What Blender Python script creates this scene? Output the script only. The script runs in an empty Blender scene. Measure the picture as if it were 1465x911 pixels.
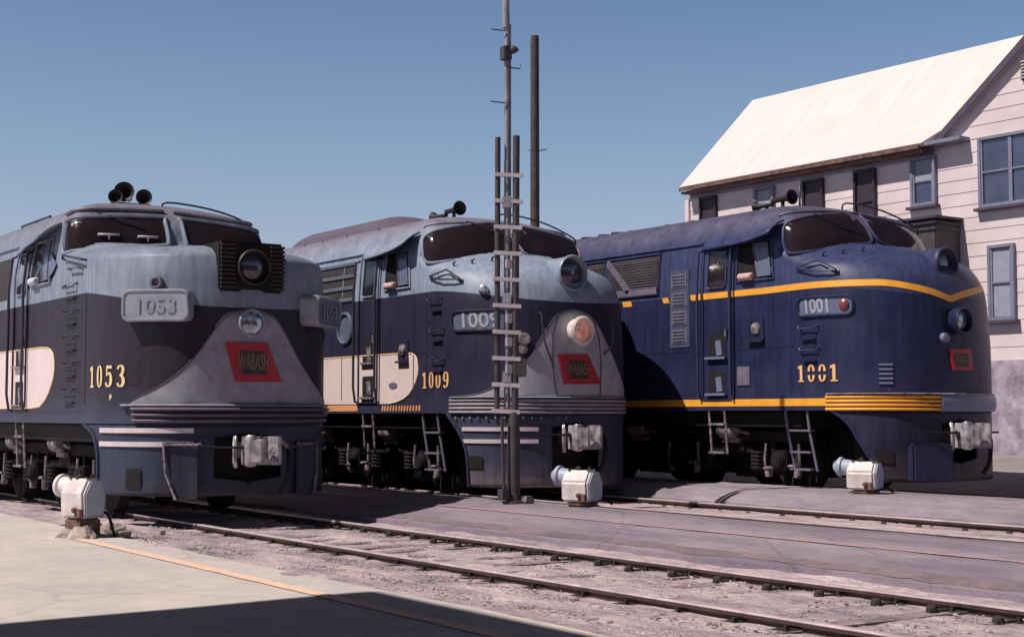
import bpy, bmesh, math, random
from mathutils import Vector, Matrix
random.seed(7)
R = math.radians
scene = bpy.context.scene
C = scene.collection

# ------------------------------------------------------------ camera
cam = bpy.data.cameras.new('camera'); camo = bpy.data.objects.new('camera', cam); C.objects.link(camo)
scene.camera = camo
cam.sensor_width = 36.0; cam.lens = 2100.0/1465.0*36.0
cam.clip_start = 0.1; cam.clip_end = 6000
_a = R(34.2996); _t = R(3.719)
fwd = Vector((-math.cos(_a)*math.cos(_t), math.sin(_a)*math.cos(_t), math.sin(_t)))
camo.location = (0, 0, 1.15)
camo.rotation_euler = fwd.to_track_quat('-Z', 'Y').to_euler()

# ------------------------------------------------------------ light
SUN_EL = 54.0
sun_dir = Vector((-0.15, -1.0, 0)).normalized()*math.cos(R(SUN_EL)) + Vector((0, 0, math.sin(R(SUN_EL))))
world = bpy.data.worlds.new('World'); scene.world = world; world.use_nodes = True
nt = world.node_tree; bg = nt.nodes['Background']
sky = nt.nodes.new('ShaderNodeTexSky'); sky.sky_type = 'NISHITA'; sky.sun_disc = False
sky.sun_elevation = R(SUN_EL); sky.sun_rotation = math.atan2(sun_dir.x, sun_dir.y)
sky.air_density = 1.0; sky.dust_density = 1.6; sky.ozone_density = 2.2; sky.altitude = 100
# deeper towards the zenith, milky towards the horizon (same sky for every ray)
wtc = nt.nodes.new('ShaderNodeTexCoord'); wsp = nt.nodes.new('ShaderNodeSeparateXYZ'); nt.links.new(wtc.outputs['Generated'], wsp.inputs[0])
wr = nt.nodes.new('ShaderNodeValToRGB'); nt.links.new(wsp.outputs[2], wr.inputs['Fac'])
els = wr.color_ramp.elements
els[0].position = 0.0; els[0].color = (1.30, 1.20, 1.9, 1)
els[1].position = 1.0; els[1].color = (.08, .075, .075, 1)
for p_, c_ in ((.04, (1.2, 1.08, 1.25)), (.09, (1.14, .98, 1.05)), (.18, (.95, .94, .96)), (.28, (.75, .79, .86)), (.38, (.12, .12, .13))):
    e_ = els.new(p_); e_.color = c_+(1,)
wm = nt.nodes.new('ShaderNodeMix'); wm.data_type = 'RGBA'; wm.blend_type = 'MULTIPLY'; wm.inputs[0].default_value = 1.0
nt.links.new(sky.outputs[0], wm.inputs[6]); nt.links.new(wr.outputs['Color'], wm.inputs[7])
nt.links.new(wm.outputs[2], bg.inputs[0]); bg.inputs[1].default_value = 0.116
sl = bpy.data.lights.new('sun', 'SUN'); sl.energy = 4.8; sl.angle = R(0.5); sl.color = (1.0, 0.90, 0.80)
so = bpy.data.objects.new('sun', sl); C.objects.link(so)
so.rotation_euler = sun_dir.to_track_quat('Z', 'Y').to_euler()
scene.view_settings.view_transform = 'Standard'; scene.view_settings.look = 'None'
scene.view_settings.gamma = 1.0; scene.view_settings.use_curve_mapping = False
scene.view_settings.exposure = 0.0
scene.render.resolution_x = 1024; scene.render.resolution_y = 636

# ---- carbody shape: horizontal outlines (superellipse noses) stacked by height ----
def pchip(xs, ys, x):
    n = len(xs)
    if x <= xs[0]: return ys[0]
    if x >= xs[-1]: return ys[-1]
    k = 0
    while x > xs[k+1]: k += 1
    h = xs[k+1]-xs[k]
    def dl(i): return (ys[i+1]-ys[i])/(xs[i+1]-xs[i])
    def sl(i):
        if i == 0: return dl(0)
        if i == n-1: return dl(n-2)
        a, b = dl(i-1), dl(i)
        return 0.0 if a*b <= 0 else 2*a*b/(a+b)
    t = (x-xs[k])/h
    m0, m1 = sl(k)*h, sl(k+1)*h
    return (2*t**3-3*t*t+1)*ys[k]+(t**3-2*t*t+t)*m0+(-2*t**3+3*t*t)*ys[k+1]+(t**3-t*t)*m1

class Shape:
    # rows: z, tip x, start of curve x1, half width w, exponent n
    def __init__(s, rows): s.c = list(zip(*rows)); s.cache = {}
    def at(s, z): return [pchip(s.c[0], s.c[k], z) for k in (1, 2, 3, 4)]
    def table(s, z):
        key = round(z, 4)
        if key in s.cache: return s.cache[key]
        xt, x1, w, n = s.at(z)
        N = 64; pts = [(xt, 0.0, 0.0)]; L = 0
        for i in range(1, N+1):
            t = (i/N)*math.pi/2
            c, sn = max(math.cos(t), 0.0), math.sin(t)
            x = x1+(xt-x1)*c**(2/n); y = w*sn**(2/n)
            L += math.hypot(x-pts[-1][0], y-pts[-1][1]); pts.append((x, y, L))
        s.cache[key] = pts
        return pts
    def p(s, q, z, off=0.0):
        """q = distance along the outline from the tip (negative = left side), z = height"""
        z_ = z; pts = s.table(z_)
        a = abs(q); sg = -1 if q < 0 else 1
        if a >= pts[-1][2]:
            x = pts[-1][0]-(a-pts[-1][2]); y = pts[-1][1]; nx, ny = 0.0, 1.0
        else:
            lo, hi = 0, len(pts)-1
            while hi-lo > 1:
                m = (lo+hi)//2
                if pts[m][2] <= a: lo = m
                else: hi = m
            p0, p1 = pts[lo], pts[hi]; t = (a-p0[2])/max(p1[2]-p0[2], 1e-9)
            x = p0[0]+(p1[0]-p0[0])*t; y = p0[1]+(p1[1]-p0[1])*t
            dx, dy = p1[0]-p0[0], p1[1]-p0[1]; l = math.hypot(dx, dy) or 1
            nx, ny = dy/l, -dx/l
            if nx < 0: nx, ny = -nx, -ny
            if ny < 0: ny = abs(ny)
        return (x+nx*off, sg*(y+ny*off), z)
    def n(s, q, z):
        a = s.p(q-0.01, z); b = s.p(q+0.01, z)
        c = s.p(q, z-0.01); d = s.p(q, z+0.01)
        u = [b[i]-a[i] for i in range(3)]; v = [d[i]-c[i] for i in range(3)]
        N = [u[1]*v[2]-u[2]*v[1], u[2]*v[0]-u[0]*v[2], u[0]*v[1]-u[1]*v[0]]
        l = math.sqrt(sum(k*k for k in N)) or 1
        return [k/l for k in N]
    def pn(s, q, z, off=0.0):
        P = s.p(q, z); N = s.n(q, z)
        return tuple(P[i]+N[i]*off for i in range(3))
    def half(s, x, z):
        """half width at x"""
        xt, x1, w, n = s.at(z)
        if x <= x1: return w
        if x >= xt: return 0.0
        return w*(1-((x-x1)/(xt-x1))**n)**(1/n)
    def qx(s, x, z):
        """q of the point with this x on the left side"""
        pts = s.table(z)
        if x <= pts[-1][0]: return -(pts[-1][2]+pts[-1][0]-x)
        for a, b in zip(pts, pts[1:]):
            if b[0] <= x: return -(a[2]+(b[2]-a[2])*(a[0]-x)/max(a[0]-b[0], 1e-9))
        return 0
    def qy(s, y, z):
        pts = s.table(z)
        for a, b in zip(pts, pts[1:]):
            if b[1] >= abs(y):
                return (a[2]+(b[2]-a[2])*(abs(y)-a[1])/max(b[1]-a[1], 1e-9))*(1 if y > 0 else -1)
        return pts[-1][2]*(1 if y > 0 else -1)

E_SHAPE = Shape([
 (1.15, .04, -1.50, 1.50, 2.5), (2.0, .03, -1.50, 1.50, 2.5), (2.5, 0.0, -1.5, 1.5, 2.45),
 (2.8, -.03, -1.5, 1.5, 2.4), (3.0, -.08, -1.55, 1.5, 2.3), (3.2, -.2, -1.65, 1.49, 2.15),
 (3.36, -.38, -1.85, 1.48, 1.65), (3.47, -.66, -1.94, 1.47, 1.3), (3.54, -1.0, -1.96, 1.46, 1.25),
 (3.58, -1.32, -1.96, 1.455, 1.7), (3.62, -1.42, -1.96, 1.45, 2.7), (3.8, -1.54, -2.0, 1.41, 3.4),
 (4.0, -1.70, -2.1, 1.29, 3.0), (4.1, -1.88, -2.25, 1.17, 2.8), (4.19, -2.1, -2.5, .96, 2.4),
 (4.26, -2.4, -2.8, .66, 2.2), (4.30, -2.75, -3.1, .30, 2.0), (4.31, -3.0, -3.3, .02, 2.0)])
A_SHAPE = Shape([
 (1.15, .0, -1.55, 1.50, 2.5), (2.0, .0, -1.55, 1.50, 2.5), (2.6, 0.0, -1.55, 1.5, 2.5),
 (3.0, -.02, -1.6, 1.5, 2.5), (3.25, -.08, -1.7, 1.5, 2.5), (3.36, -.18, -2.05, 1.49, 2.1),
 (3.42, -.36, -2.55, 1.48, 1.6), (3.48, -.9, -2.82, 1.47, 1.35), (3.53, -1.7, -2.84, 1.46, 1.35),
 (3.58, -2.3, -2.84, 1.45, 2.0), (3.62, -2.46, -2.85, 1.44, 3.2), (3.9, -2.6, -2.93, 1.38, 3.4),
 (4.06, -2.74, -3.05, 1.26, 3.2), (4.15, -2.9, -3.2, 1.14, 2.8), (4.24, -3.15, -3.45, .93, 2.4),
 (4.31, -3.45, -3.8, .64, 2.2), (4.35, -3.8, -4.1, .28, 2.0), (4.36, -4.0, -4.3, .02, 2.0)])
# cab faces alone, carried on down inside the hood: the windshield glass lies on these
CAB_E = Shape([(3.25, -1.30, -1.92, 1.49, 3.2), (3.62, -1.42, -1.96, 1.45, 3.2)]+[r for r in zip(*E_SHAPE.c) if r[0] > 3.7])
CAB_A = Shape([(3.25, -2.36, -2.80, 1.49, 3.4), (3.62, -2.46, -2.85, 1.44, 3.3)]+[r for r in zip(*A_SHAPE.c) if r[0] > 3.7])
# ------------------------------------------------------------ materials
def mat(name, col, rough=.6, metal=0, noise=.15, scale=6, bump=0, coat=0, spec=.5, tint=None, streak=0):
    m = bpy.data.materials.new(name); m.use_nodes = True; nt = m.node_tree; b = nt.nodes['Principled BSDF']
    b.inputs['Roughness'].default_value = rough; b.inputs['Metallic'].default_value = metal
    b.inputs['Specular IOR Level'].default_value = spec
    b.inputs['Coat Weight'].default_value = coat; b.inputs['Coat Roughness'].default_value = .25
    tc = nt.nodes.new('ShaderNodeTexCoord')
    n = nt.nodes.new('ShaderNodeTexNoise'); n.inputs['Scale'].default_value = scale; n.inputs['Detail'].default_value = 6
    n.inputs['Roughness'].default_value = .65
    nt.links.new(tc.outputs['Object'], n.inputs['Vector'])
    r = nt.nodes.new('ShaderNodeValToRGB'); r.color_ramp.elements[0].position = .32; r.color_ramp.elements[1].position = .68
    c2 = tint if tint else col
    r.color_ramp.elements[0].color = tuple(max(0, k*(1-noise)) for k in c2)+(1,)
    r.color_ramp.elements[1].color = tuple(min(1, k*(1+noise)) for k in col)+(1,)
    nt.links.new(n.outputs['Fac'], r.inputs['Fac']); nt.links.new(r.outputs['Color'], b.inputs['Base Color'])
    if bump:
        bp = nt.nodes.new('ShaderNodeBump'); bp.inputs['Strength'].default_value = bump; bp.inputs['Distance'].default_value = .02
        n2 = nt.nodes.new('ShaderNodeTexNoise'); n2.inputs['Scale'].default_value = scale*6; n2.inputs['Detail'].default_value = 5
        nt.links.new(tc.outputs['Object'], n2.inputs['Vector'])
        nt.links.new(n2.outputs['Fac'], bp.inputs['Height']); nt.links.new(bp.outputs['Normal'], b.inputs['Normal'])
    return m

def mathn(nt, op, a, b=None, clamp=False):
    n = nt.nodes.new('ShaderNodeMath'); n.operation = op; n.use_clamp = clamp
    for k, v in enumerate((a, b)):
        if v is None: continue
        if hasattr(v, 'node'): nt.links.new(v, n.inputs[k])
        else: n.inputs[k].default_value = v
    return n.outputs[0]

def paint(name, zones, belt, rough=.46, dirt=.25, low=None, top=None):
    """carbody enamel: zones = (upper, lower) colours; belt = (z at the side, x where it starts to dip, x tip, dip, power)"""
    m = bpy.data.materials.new(name); m.use_nodes = True; nt = m.node_tree; b = nt.nodes['Principled BSDF']
    b.inputs['Roughness'].default_value = rough
    b.inputs['Specular IOR Level'].default_value = .30
    tc = nt.nodes.new('ShaderNodeTexCoord'); sp = nt.nodes.new('ShaderNodeSeparateXYZ')
    nt.links.new(tc.outputs['Object'], sp.inputs[0])
    X, Z = sp.outputs[0], sp.outputs[2]
    z0, xa, xb, dz, pw = belt
    u = mathn(nt, 'DIVIDE', mathn(nt, 'SUBTRACT', X, xa), xb-xa, True)
    zb = mathn(nt, 'SUBTRACT', z0, mathn(nt, 'MULTIPLY', mathn(nt, 'POWER', u, pw), dz))
    up = mathn(nt, 'MULTIPLY', mathn(nt, 'SUBTRACT', Z, zb), 250, True)
    mx = nt.nodes.new('ShaderNodeMix'); mx.data_type = 'RGBA'
    mx.inputs[6].default_value = tuple(zones[1])+(1,); mx.inputs[7].default_value = tuple(zones[0])+(1,)
    nt.links.new(up, mx.inputs[0]); col = mx.outputs[2]
    if low:   # dusty film on the lower body
        zl, lc = low
        n0 = nt.nodes.new('ShaderNodeTexNoise'); n0.inputs['Scale'].default_value = 2.2; n0.inputs['Detail'].default_value = 6
        nt.links.new(tc.outputs['Object'], n0.inputs['Vector'])
        zz = mathn(nt, 'ADD', Z, mathn(nt, 'MULTIPLY', mathn(nt, 'SUBTRACT', n0.outputs['Fac'], .5), .5))
        lf = mathn(nt, 'MULTIPLY', mathn(nt, 'SUBTRACT', zl, zz), 2.2, True)
        m2 = nt.nodes.new('ShaderNodeMix'); m2.data_type = 'RGBA'
        nt.links.new(lf, m2.inputs[0]); nt.links.new(col, m2.inputs[6]); m2.inputs[7].default_value = tuple(lc)+(1,)
        col = m2.outputs[2]
    if top:   # soot and dust lying on the roof
        n0 = nt.nodes.new('ShaderNodeTexNoise'); n0.inputs['Scale'].default_value = 1.7; n0.inputs['Detail'].default_value = 6
        nt.links.new(tc.outputs['Object'], n0.inputs['Vector'])
        zz = mathn(nt, 'ADD', Z, mathn(nt, 'MULTIPLY', mathn(nt, 'SUBTRACT', n0.outputs['Fac'], .5), .25))
        tf = mathn(nt, 'MULTIPLY', mathn(nt, 'SUBTRACT', zz, top[0]), 3.5, True)
        m3 = nt.nodes.new('ShaderNodeMix'); m3.data_type = 'RGBA'
        nt.links.new(tf, m3.inputs[0]); nt.links.new(col, m3.inputs[6]); m3.inputs[7].default_value = tuple(top[1])+(1,)
        col = m3.outputs[2]
    # weathering: broad mottling, vertical streaks, oil canning
    n = nt.nodes.new('ShaderNodeTexNoise'); n.inputs['Scale'].default_value = 3.2; n.inputs['Detail'].default_value = 7; n.inputs['Roughness'].default_value = .6
    nt.links.new(tc.outputs['Object'], n.inputs['Vector'])
    mp = nt.nodes.new('ShaderNodeMapping'); mp.inputs['Scale'].default_value = (9, 9, .6)
    nt.links.new(tc.outputs['Object'], mp.inputs[0])
    ns = nt.nodes.new('ShaderNodeTexNoise'); ns.inputs['Scale'].default_value = 1.5; ns.inputs['Detail'].default_value = 4
    nt.links.new(mp.outputs[0], ns.inputs['Vector'])
    f = mathn(nt, 'ADD', mathn(nt, 'MULTIPLY', mathn(nt, 'SUBTRACT', n.outputs['Fac'], .5), 2.2*dirt),
              mathn(nt, 'MULTIPLY', mathn(nt, 'SUBTRACT', ns.outputs['Fac'], .5), 2.8*dirt))
    hs = nt.nodes.new('ShaderNodeHueSaturation'); nt.links.new(col, hs.inputs['Color'])
    nt.links.new(mathn(nt, 'ADD', f, 1.0), hs.inputs['Value'])
    nt.links.new(hs.outputs[0], b.inputs['Base Color'])
    nt.links.new(mathn(nt, 'ADD', mathn(nt, 'MULTIPLY', n.outputs['Fac'], .3), rough-.12), b.inputs['Roughness'])
    nb = nt.nodes.new('ShaderNodeTexNoise'); nb.inputs['Scale'].default_value = 1.8; nb.inputs['Detail'].default_value = 2
    nt.links.new(tc.outputs['Object'], nb.inputs['Vector'])
    bp = nt.nodes.new('ShaderNodeBump'); bp.inputs['Strength'].default_value = .7; bp.inputs['Distance'].default_value = .03
    nt.links.new(nb.outputs['Fac'], bp.inputs['Height']); nt.links.new(bp.outputs['Normal'], b.inputs['Normal'])
    return m

M = {}
M['grey'] = mat('grey_enamel', (.27, .32, .40), .38, noise=.2, scale=3, coat=.15)
M['apron'] = mat('nose_grey', (.30, .315, .385), .5, noise=.12, scale=4, tint=(.22, .23, .29))
M['apron2'] = mat('nose_grey_clean', (.42, .44, .52), .45, noise=.10, scale=4, tint=(.34, .35, .43))
M['bluegrey'] = mat('blue_grey', (.10, .12, .19), .45, noise=.2)
M['black'] = mat('black_iron', (.012, .010, .012), .7, noise=.4, scale=9, bump=.2, spec=.3)
M['truck'] = mat('truck_iron', (.013, .010, .013), .8, noise=.6, scale=7, bump=.4, spec=.25)
M['dusty'] = mat('dusty_metal', (.26, .22, .245), .6, noise=.5, scale=11, tint=(.03, .025, .03), bump=.3)
M['steel'] = mat('worn_steel', (.50, .46, .52), .38, .35, noise=.5, scale=7, tint=(.12, .10, .13))
M['hand'] = mat('dark_rail', (.04, .035, .06), .4, noise=.2)
M['bluehand'] = mat('blue_rail', (.035, .04, .10), .4, noise=.2)
M['glass'] = mat('dark_glass', (.022, .015, .020), .09, noise=.3, scale=2, spec=.6)
M['opening'] = mat('cab_dark', (.008, .006, .009), .9, noise=.3)  # flat near-black stands in for shade inside open windows, wells and pockets
M['gasket'] = mat('gasket', (.03, .025, .035), .5)
M['white'] = mat('cream_paint', (.72, .60, .62), .5, noise=.07, scale=3)
M['stripe'] = mat('white_stripe', (.62, .55, .60), .5, noise=.15, scale=5)
M['gold'] = mat('gold_leaf', (.80, .60, .33), .5, noise=.1, scale=20)
M['gold2'] = mat('amber_leaf', (.85, .50, .22), .5, noise=.1, scale=20)
M['yellow'] = mat('yellow_paint', (.85, .40, .045), .45, noise=.12, scale=6)
M['orange'] = mat('orange_paint', (.70, .33, .14), .5, noise=.2, scale=6)
M['red'] = mat('red_enamel', (.40, .022, .035), .45, noise=.15, scale=4)
M['plate'] = mat('name_plate', (.035, .03, .03), .5, noise=.3)
M['brass'] = mat('brass_letters', (.19, .15, .09), .5)
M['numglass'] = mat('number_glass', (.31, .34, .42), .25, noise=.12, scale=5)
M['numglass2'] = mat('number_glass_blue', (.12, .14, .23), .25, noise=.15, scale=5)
M['numdark'] = mat('number_digits', (.10, .10, .16), .5)
M['numpale'] = mat('number_digits_pale', (.36, .38, .47), .5)
M['lens'] = mat('lamp_lens', (.05, .04, .055), .08, noise=.3, spec=.9, coat=.6)
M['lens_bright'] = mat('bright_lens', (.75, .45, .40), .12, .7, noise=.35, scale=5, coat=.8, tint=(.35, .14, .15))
M['clear'] = mat('clear_lens', (.50, .52, .60), .12, .6, noise=.5, scale=9, tint=(.1, .1, .13), coat=.8)
M['redlens'] = mat('red_lens', (.22, .05, .06), .3, coat=.3)
M['horn'] = mat('horn_black', (.018, .010, .012), .6, noise=.3)
M['pinkpad'] = mat('arm_pad', (.62, .42, .40), .8, noise=.15)
M['bluepad'] = mat('arm_pad_pale', (.55, .60, .70), .8, noise=.15)
M['hump'] = mat('hatch_grey', (.12, .095, .14), .6, noise=.2)
M['mesh'] = mat('screen', (.035, .03, .035), .8, noise=.3)
M['slat'] = mat('slat_paint', (.15, .14, .20), .5, noise=.2)
M['bluepanel'] = mat('pale_blue_panel', (.16, .18, .32), .4, noise=.12)
M['rust'] = mat('rust', (.18, .10, .085), .85, noise=.4, scale=8, bump=.4, tint=(.08, .05, .055))

P1 = paint('enamel_grey_over_plum', [(.21, .25, .34), (.024, .020, .036)], (2.86, -1.8, 0.0, .24, 1.3), low=(1.66, (.042, .05, .095)), top=(3.8, (.20, .19, .25)), dirt=.32)
P2 = paint('enamel_grey_over_blue', [(.25, .30, .41), (.026, .024, .056)], (2.975, -1.5, .03, .20, 1.6), low=(1.7, (.034, .034, .072)), top=(3.8, (.21, .20, .27)), dirt=.3)
P3 = paint('deep_blue_enamel', [(.044, .054, .136), (.019, .024, .074)], (2.94, -1.5, .03, .20, 1.6), low=(1.9, (.028, .030, .080)), top=(3.72, (.095, .09, .155)), dirt=.4, rough=.42)

# ------------------------------------------------------------ mesh helpers
class MB:
    def __init__(s): s.v = []; s.f = []; s.sm = []
    def add(s, vs, fs, smooth=False):
        o = len(s.v); s.v += [tuple(v) for v in vs]; s.f += [tuple(o+i for i in f) for f in fs]; s.sm += [smooth]*len(fs); return s
    def box(s, c, d, rot=None, taper=1.0):
        hx, hy, hz = d[0]/2, d[1]/2, d[2]/2
        vs = [Vector((x*hx*(taper if z > 0 else 1), y*hy*(taper if z > 0 else 1), z*hz)) for z in (-1, 1) for y in (-1, 1) for x in (-1, 1)]
        if rot is not None: vs = [rot @ v for v in vs]
        vs = [v+Vector(c) for v in vs]
        return s.add(vs, [(0, 2, 3, 1), (4, 5, 7, 6), (0, 1, 5, 4), (2, 6, 7, 3), (0, 4, 6, 2), (1, 3, 7, 5)])
    def tube(s, pts, r, n=8, closed=False, caps=True):
        pts = [Vector(p) for p in pts]; N = len(pts); rings = []
        rr = r if hasattr(r, '__len__') else [r]*N
        up = Vector((0, 0, 1)); prev = None
        for i, p in enumerate(pts):
            if closed: t = pts[(i+1) % N]-pts[i-1]
            else: t = pts[min(i+1, N-1)]-pts[max(i-1, 0)]
            t.normalize()
            if prev is None:
                a = up if abs(t.z) < .95 else Vector((1, 0, 0))
                u = t.cross(a).normalized()
            else: u = (prev-t*prev.dot(t)).normalized()
            prev = u; w = t.cross(u)
            rings.append([p+(u*math.cos(2*math.pi*k/n)+w*math.sin(2*math.pi*k/n))*rr[i] for k in range(n)])
        vs = [v for q in rings for v in q]; fs = []
        for i in range(N if closed else N-1):
            j = (i+1) % N
            for k in range(n):
                fs.append((i*n+k, i*n+(k+1) % n, j*n+(k+1) % n, j*n+k))
        s.add(vs, fs, True)
        if caps and not closed:
            s.add(rings[0], [tuple(range(n-1, -1, -1))]); s.add(rings[-1], [tuple(range(n))])
        return s
    def lathe(s, prof, origin, axis, n=28, closed_ends=False):
        """prof: list of (distance along axis, radius)"""
        ax = Vector(axis).normalized(); a = Vector((0, 0, 1)) if abs(ax.z) < .9 else Vector((1, 0, 0))
        u = ax.cross(a).normalized(); w = ax.cross(u); o = Vector(origin); vs = []; fs = []
        for (d, r) in prof:
            for k in range(n):
                t = 2*math.pi*k/n; vs.append(o+ax*d+(u*math.cos(t)+w*math.sin(t))*r)
        for i in range(len(prof)-1):
            for k in range(n):
                fs.append((i*n+k, i*n+(k+1) % n, (i+1)*n+(k+1) % n, (i+1)*n+k))
        s.add(vs, fs, True)
        if prof[0][1] > 1e-4: s.add(vs[:n], [tuple(range(n-1, -1, -1))])
        if prof[-1][1] > 1e-4: s.add(vs[-n:], [tuple(range(n))])
        return s
    def prism(s, poly, a, b, fn):
        """poly of (u,v); fn(u,v,w)->xyz; extruded from w=a to w=b"""
        n = len(poly); vs = [fn(u, v, a) for u, v in poly]+[fn(u, v, b) for u, v in poly]
        return s.add(vs, [tuple(range(n-1, -1, -1)), tuple(range(n, 2*n))]+[(i, (i+1) % n, n+(i+1) % n, n+i) for i in range(n)])
    def build(s, name, m, parent=None, bevel=0, solid=0, angle=40, label=None, recalc=True):
        me = bpy.data.meshes.new(name); me.from_pydata(s.v, [], s.f)
        me.polygons.foreach_set('use_smooth', s.sm); me.update()
        bm = bmesh.new(); bm.from_mesh(me); bmesh.ops.remove_doubles(bm, verts=bm.verts, dist=1e-5)
        bmesh.ops.recalc_face_normals(bm, faces=bm.faces) if recalc else None
        if bevel:
            es = [e for e in bm.edges if len(e.link_faces) == 2 and e.calc_face_angle(0) > R(35)]
            bmesh.ops.bevel(bm, geom=es, offset=bevel, segments=2, affect='EDGES', clamp_overlap=True)
        for e in bm.edges:
            if len(e.link_faces) == 2 and e.calc_face_angle(0) > R(angle): e.smooth = False
        bm.to_mesh(me); bm.free()
        for mm in (m if isinstance(m, (list, tuple)) else [m]): me.materials.append(M[mm] if isinstance(mm, str) else mm)
        o = bpy.data.objects.new(name, me); C.objects.link(o)
        if parent: o.parent = parent
        if solid:
            sm = o.modifiers.new('solid', 'SOLIDIFY'); sm.thickness = solid; sm.offset = -1
        if label: o['label'] = label
        return o

def thing(name, label, cat, loc=(0, 0, 0), rz=0, group=None):
    o = bpy.data.objects.new(name, None); C.objects.link(o); o.empty_display_size = .3
    o.location = loc; o.rotation_euler = (0, 0, rz); o['label'] = label; o['category'] = cat
    if group: o['group'] = group
    return o
def tag(o, label, cat, group=None):
    o['label'] = label; o['category'] = cat
    if group: o['group'] = group
    return o
def struct(o): o['kind'] = 'structure'; return o

def smooth_poly(poly, k=4, closed=True):
    """Catmull-Rom resample"""
    n = len(poly); out = []
    rng = range(n) if closed else range(n-1)
    for i in rng:
        p0 = poly[(i-1) % n] if closed or i > 0 else poly[0]
        p1 = poly[i]; p2 = poly[(i+1) % n]
        p3 = poly[(i+2) % n] if closed or i+2 < n else poly[n-1]
        for j in range(k):
            t = j/k
            out.append(tuple(.5*((2*p1[d])+(-p0[d]+p2[d])*t+(2*p0[d]-5*p1[d]+4*p2[d]-p3[d])*t*t+(-p0[d]+3*p1[d]-3*p2[d]+p3[d])*t**3) for d in range(len(p1))))
    if not closed: out.append(tuple(poly[-1]))
    return out
def dens(poly, step=.08):
    out = []
    for i, a in enumerate(poly):
        b = poly[(i+1) % len(poly)]; L = math.hypot(b[0]-a[0], b[1]-a[1]); k = max(1, int(L/step))
        out += [(a[0]+(b[0]-a[0])*j/k, a[1]+(b[1]-a[1])*j/k) for j in range(k)]
    return out
def rounded(q0, q1, z0, z1, r, k=4):
    out = []
    for cx_, cz, a0 in ((q1-r, z1-r, 0), (q0+r, z1-r, 90), (q0+r, z0+r, 180), (q1-r, z0+r, 270)):
        for j in range(k+1):
            a = R(a0+90*j/k); out.append((cx_+r*math.cos(a), cz+r*math.sin(a)))
    return out
def circle(q, z, r, n=28, ry=None):
    return [(q+r*math.cos(2*math.pi*k/n), z+(ry or r)*math.sin(2*math.pi*k/n)) for k in range(n)]

def patch(mb, S, poly, off=.006, rings=7, skirt=.012):
    """a thin sheet with the outline poly in (q, z), laid over the carbody"""
    cq = sum(p[0] for p in poly)/len(poly); cz = sum(p[1] for p in poly)/len(poly); n = len(poly)
    vs = []; fs = []
    vs += [S.pn(q, z, off-skirt) for q, z in poly]
    for i in range(rings):
        t = 1-i/rings
        vs += [S.pn(cq+(q-cq)*t, cz+(z-cz)*t, off) for q, z in poly]
    vs.append(S.pn(cq, cz, off))
    for i in range(rings):
        for k in range(n): fs.append((i*n+k, i*n+(k+1) % n, (i+1)*n+(k+1) % n, (i+1)*n+k))
    L = rings*n
    for k in range(n): fs.append((L+k, L+(k+1) % n, len(vs)-1))
    mb.add(vs, fs, False)
    mb.sm[-len(fs):] = [False]*n+[True]*(len(fs)-n)
    return mb
def strip(mb, S, qs, zlo, zhi, off=.006, skirt=.012):
    """ribbon between zlo(q) and zhi(q)"""
    f = lambda g, q: g(q) if callable(g) else g
    vs = []; fs = []
    for q in qs:
        a, b = f(zlo, q), f(zhi, q)
        vs += [S.pn(q, a, off-skirt), S.pn(q, a, off), S.pn(q, b, off), S.pn(q, b, off-skirt)]
    n = len(qs)
    for i in range(n-1):
        for k in range(3): fs.append((i*4+k, (i+1)*4+k, (i+1)*4+k+1, i*4+k+1))
    fs += [(0, 1, 2, 3), ((n-1)*4+3, (n-1)*4+2, (n-1)*4+1, (n-1)*4)]
    return mb.add(vs, fs)
def rib(mb, S, q0, q1, z, h, out, n=50):
    qs = [q0+(q1-q0)*i/n for i in range(n+1)]; vs = []; fs = []
    prof = [(-.5, -.01), (-.5, .5), (-.25, .9), (.0, 1), (.25, .9), (.5, .5), (.5, -.01)]; m = len(prof)
    for q in qs:
        for a, b in prof:
            zz = max(1.15, z+a*h); P = S.p(q, 1.3, max(b*out, -.005)); vs.append((P[0], P[1], z+a*h))
    for i in range(n):
        for k in range(m-1): fs.append((i*m+k, (i+1)*m+k, (i+1)*m+k+1, i*m+k+1))
    fs += [tuple(range(m)), tuple(n*m+k for k in range(m-1, -1, -1))]
    return mb.add(vs, fs, True)
def edge_tube(mb, S, poly, r=.02, off=.01, n=6):
    return mb.tube([S.pn(q, z, off) for q, z in poly], r, n, closed=True)

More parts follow.
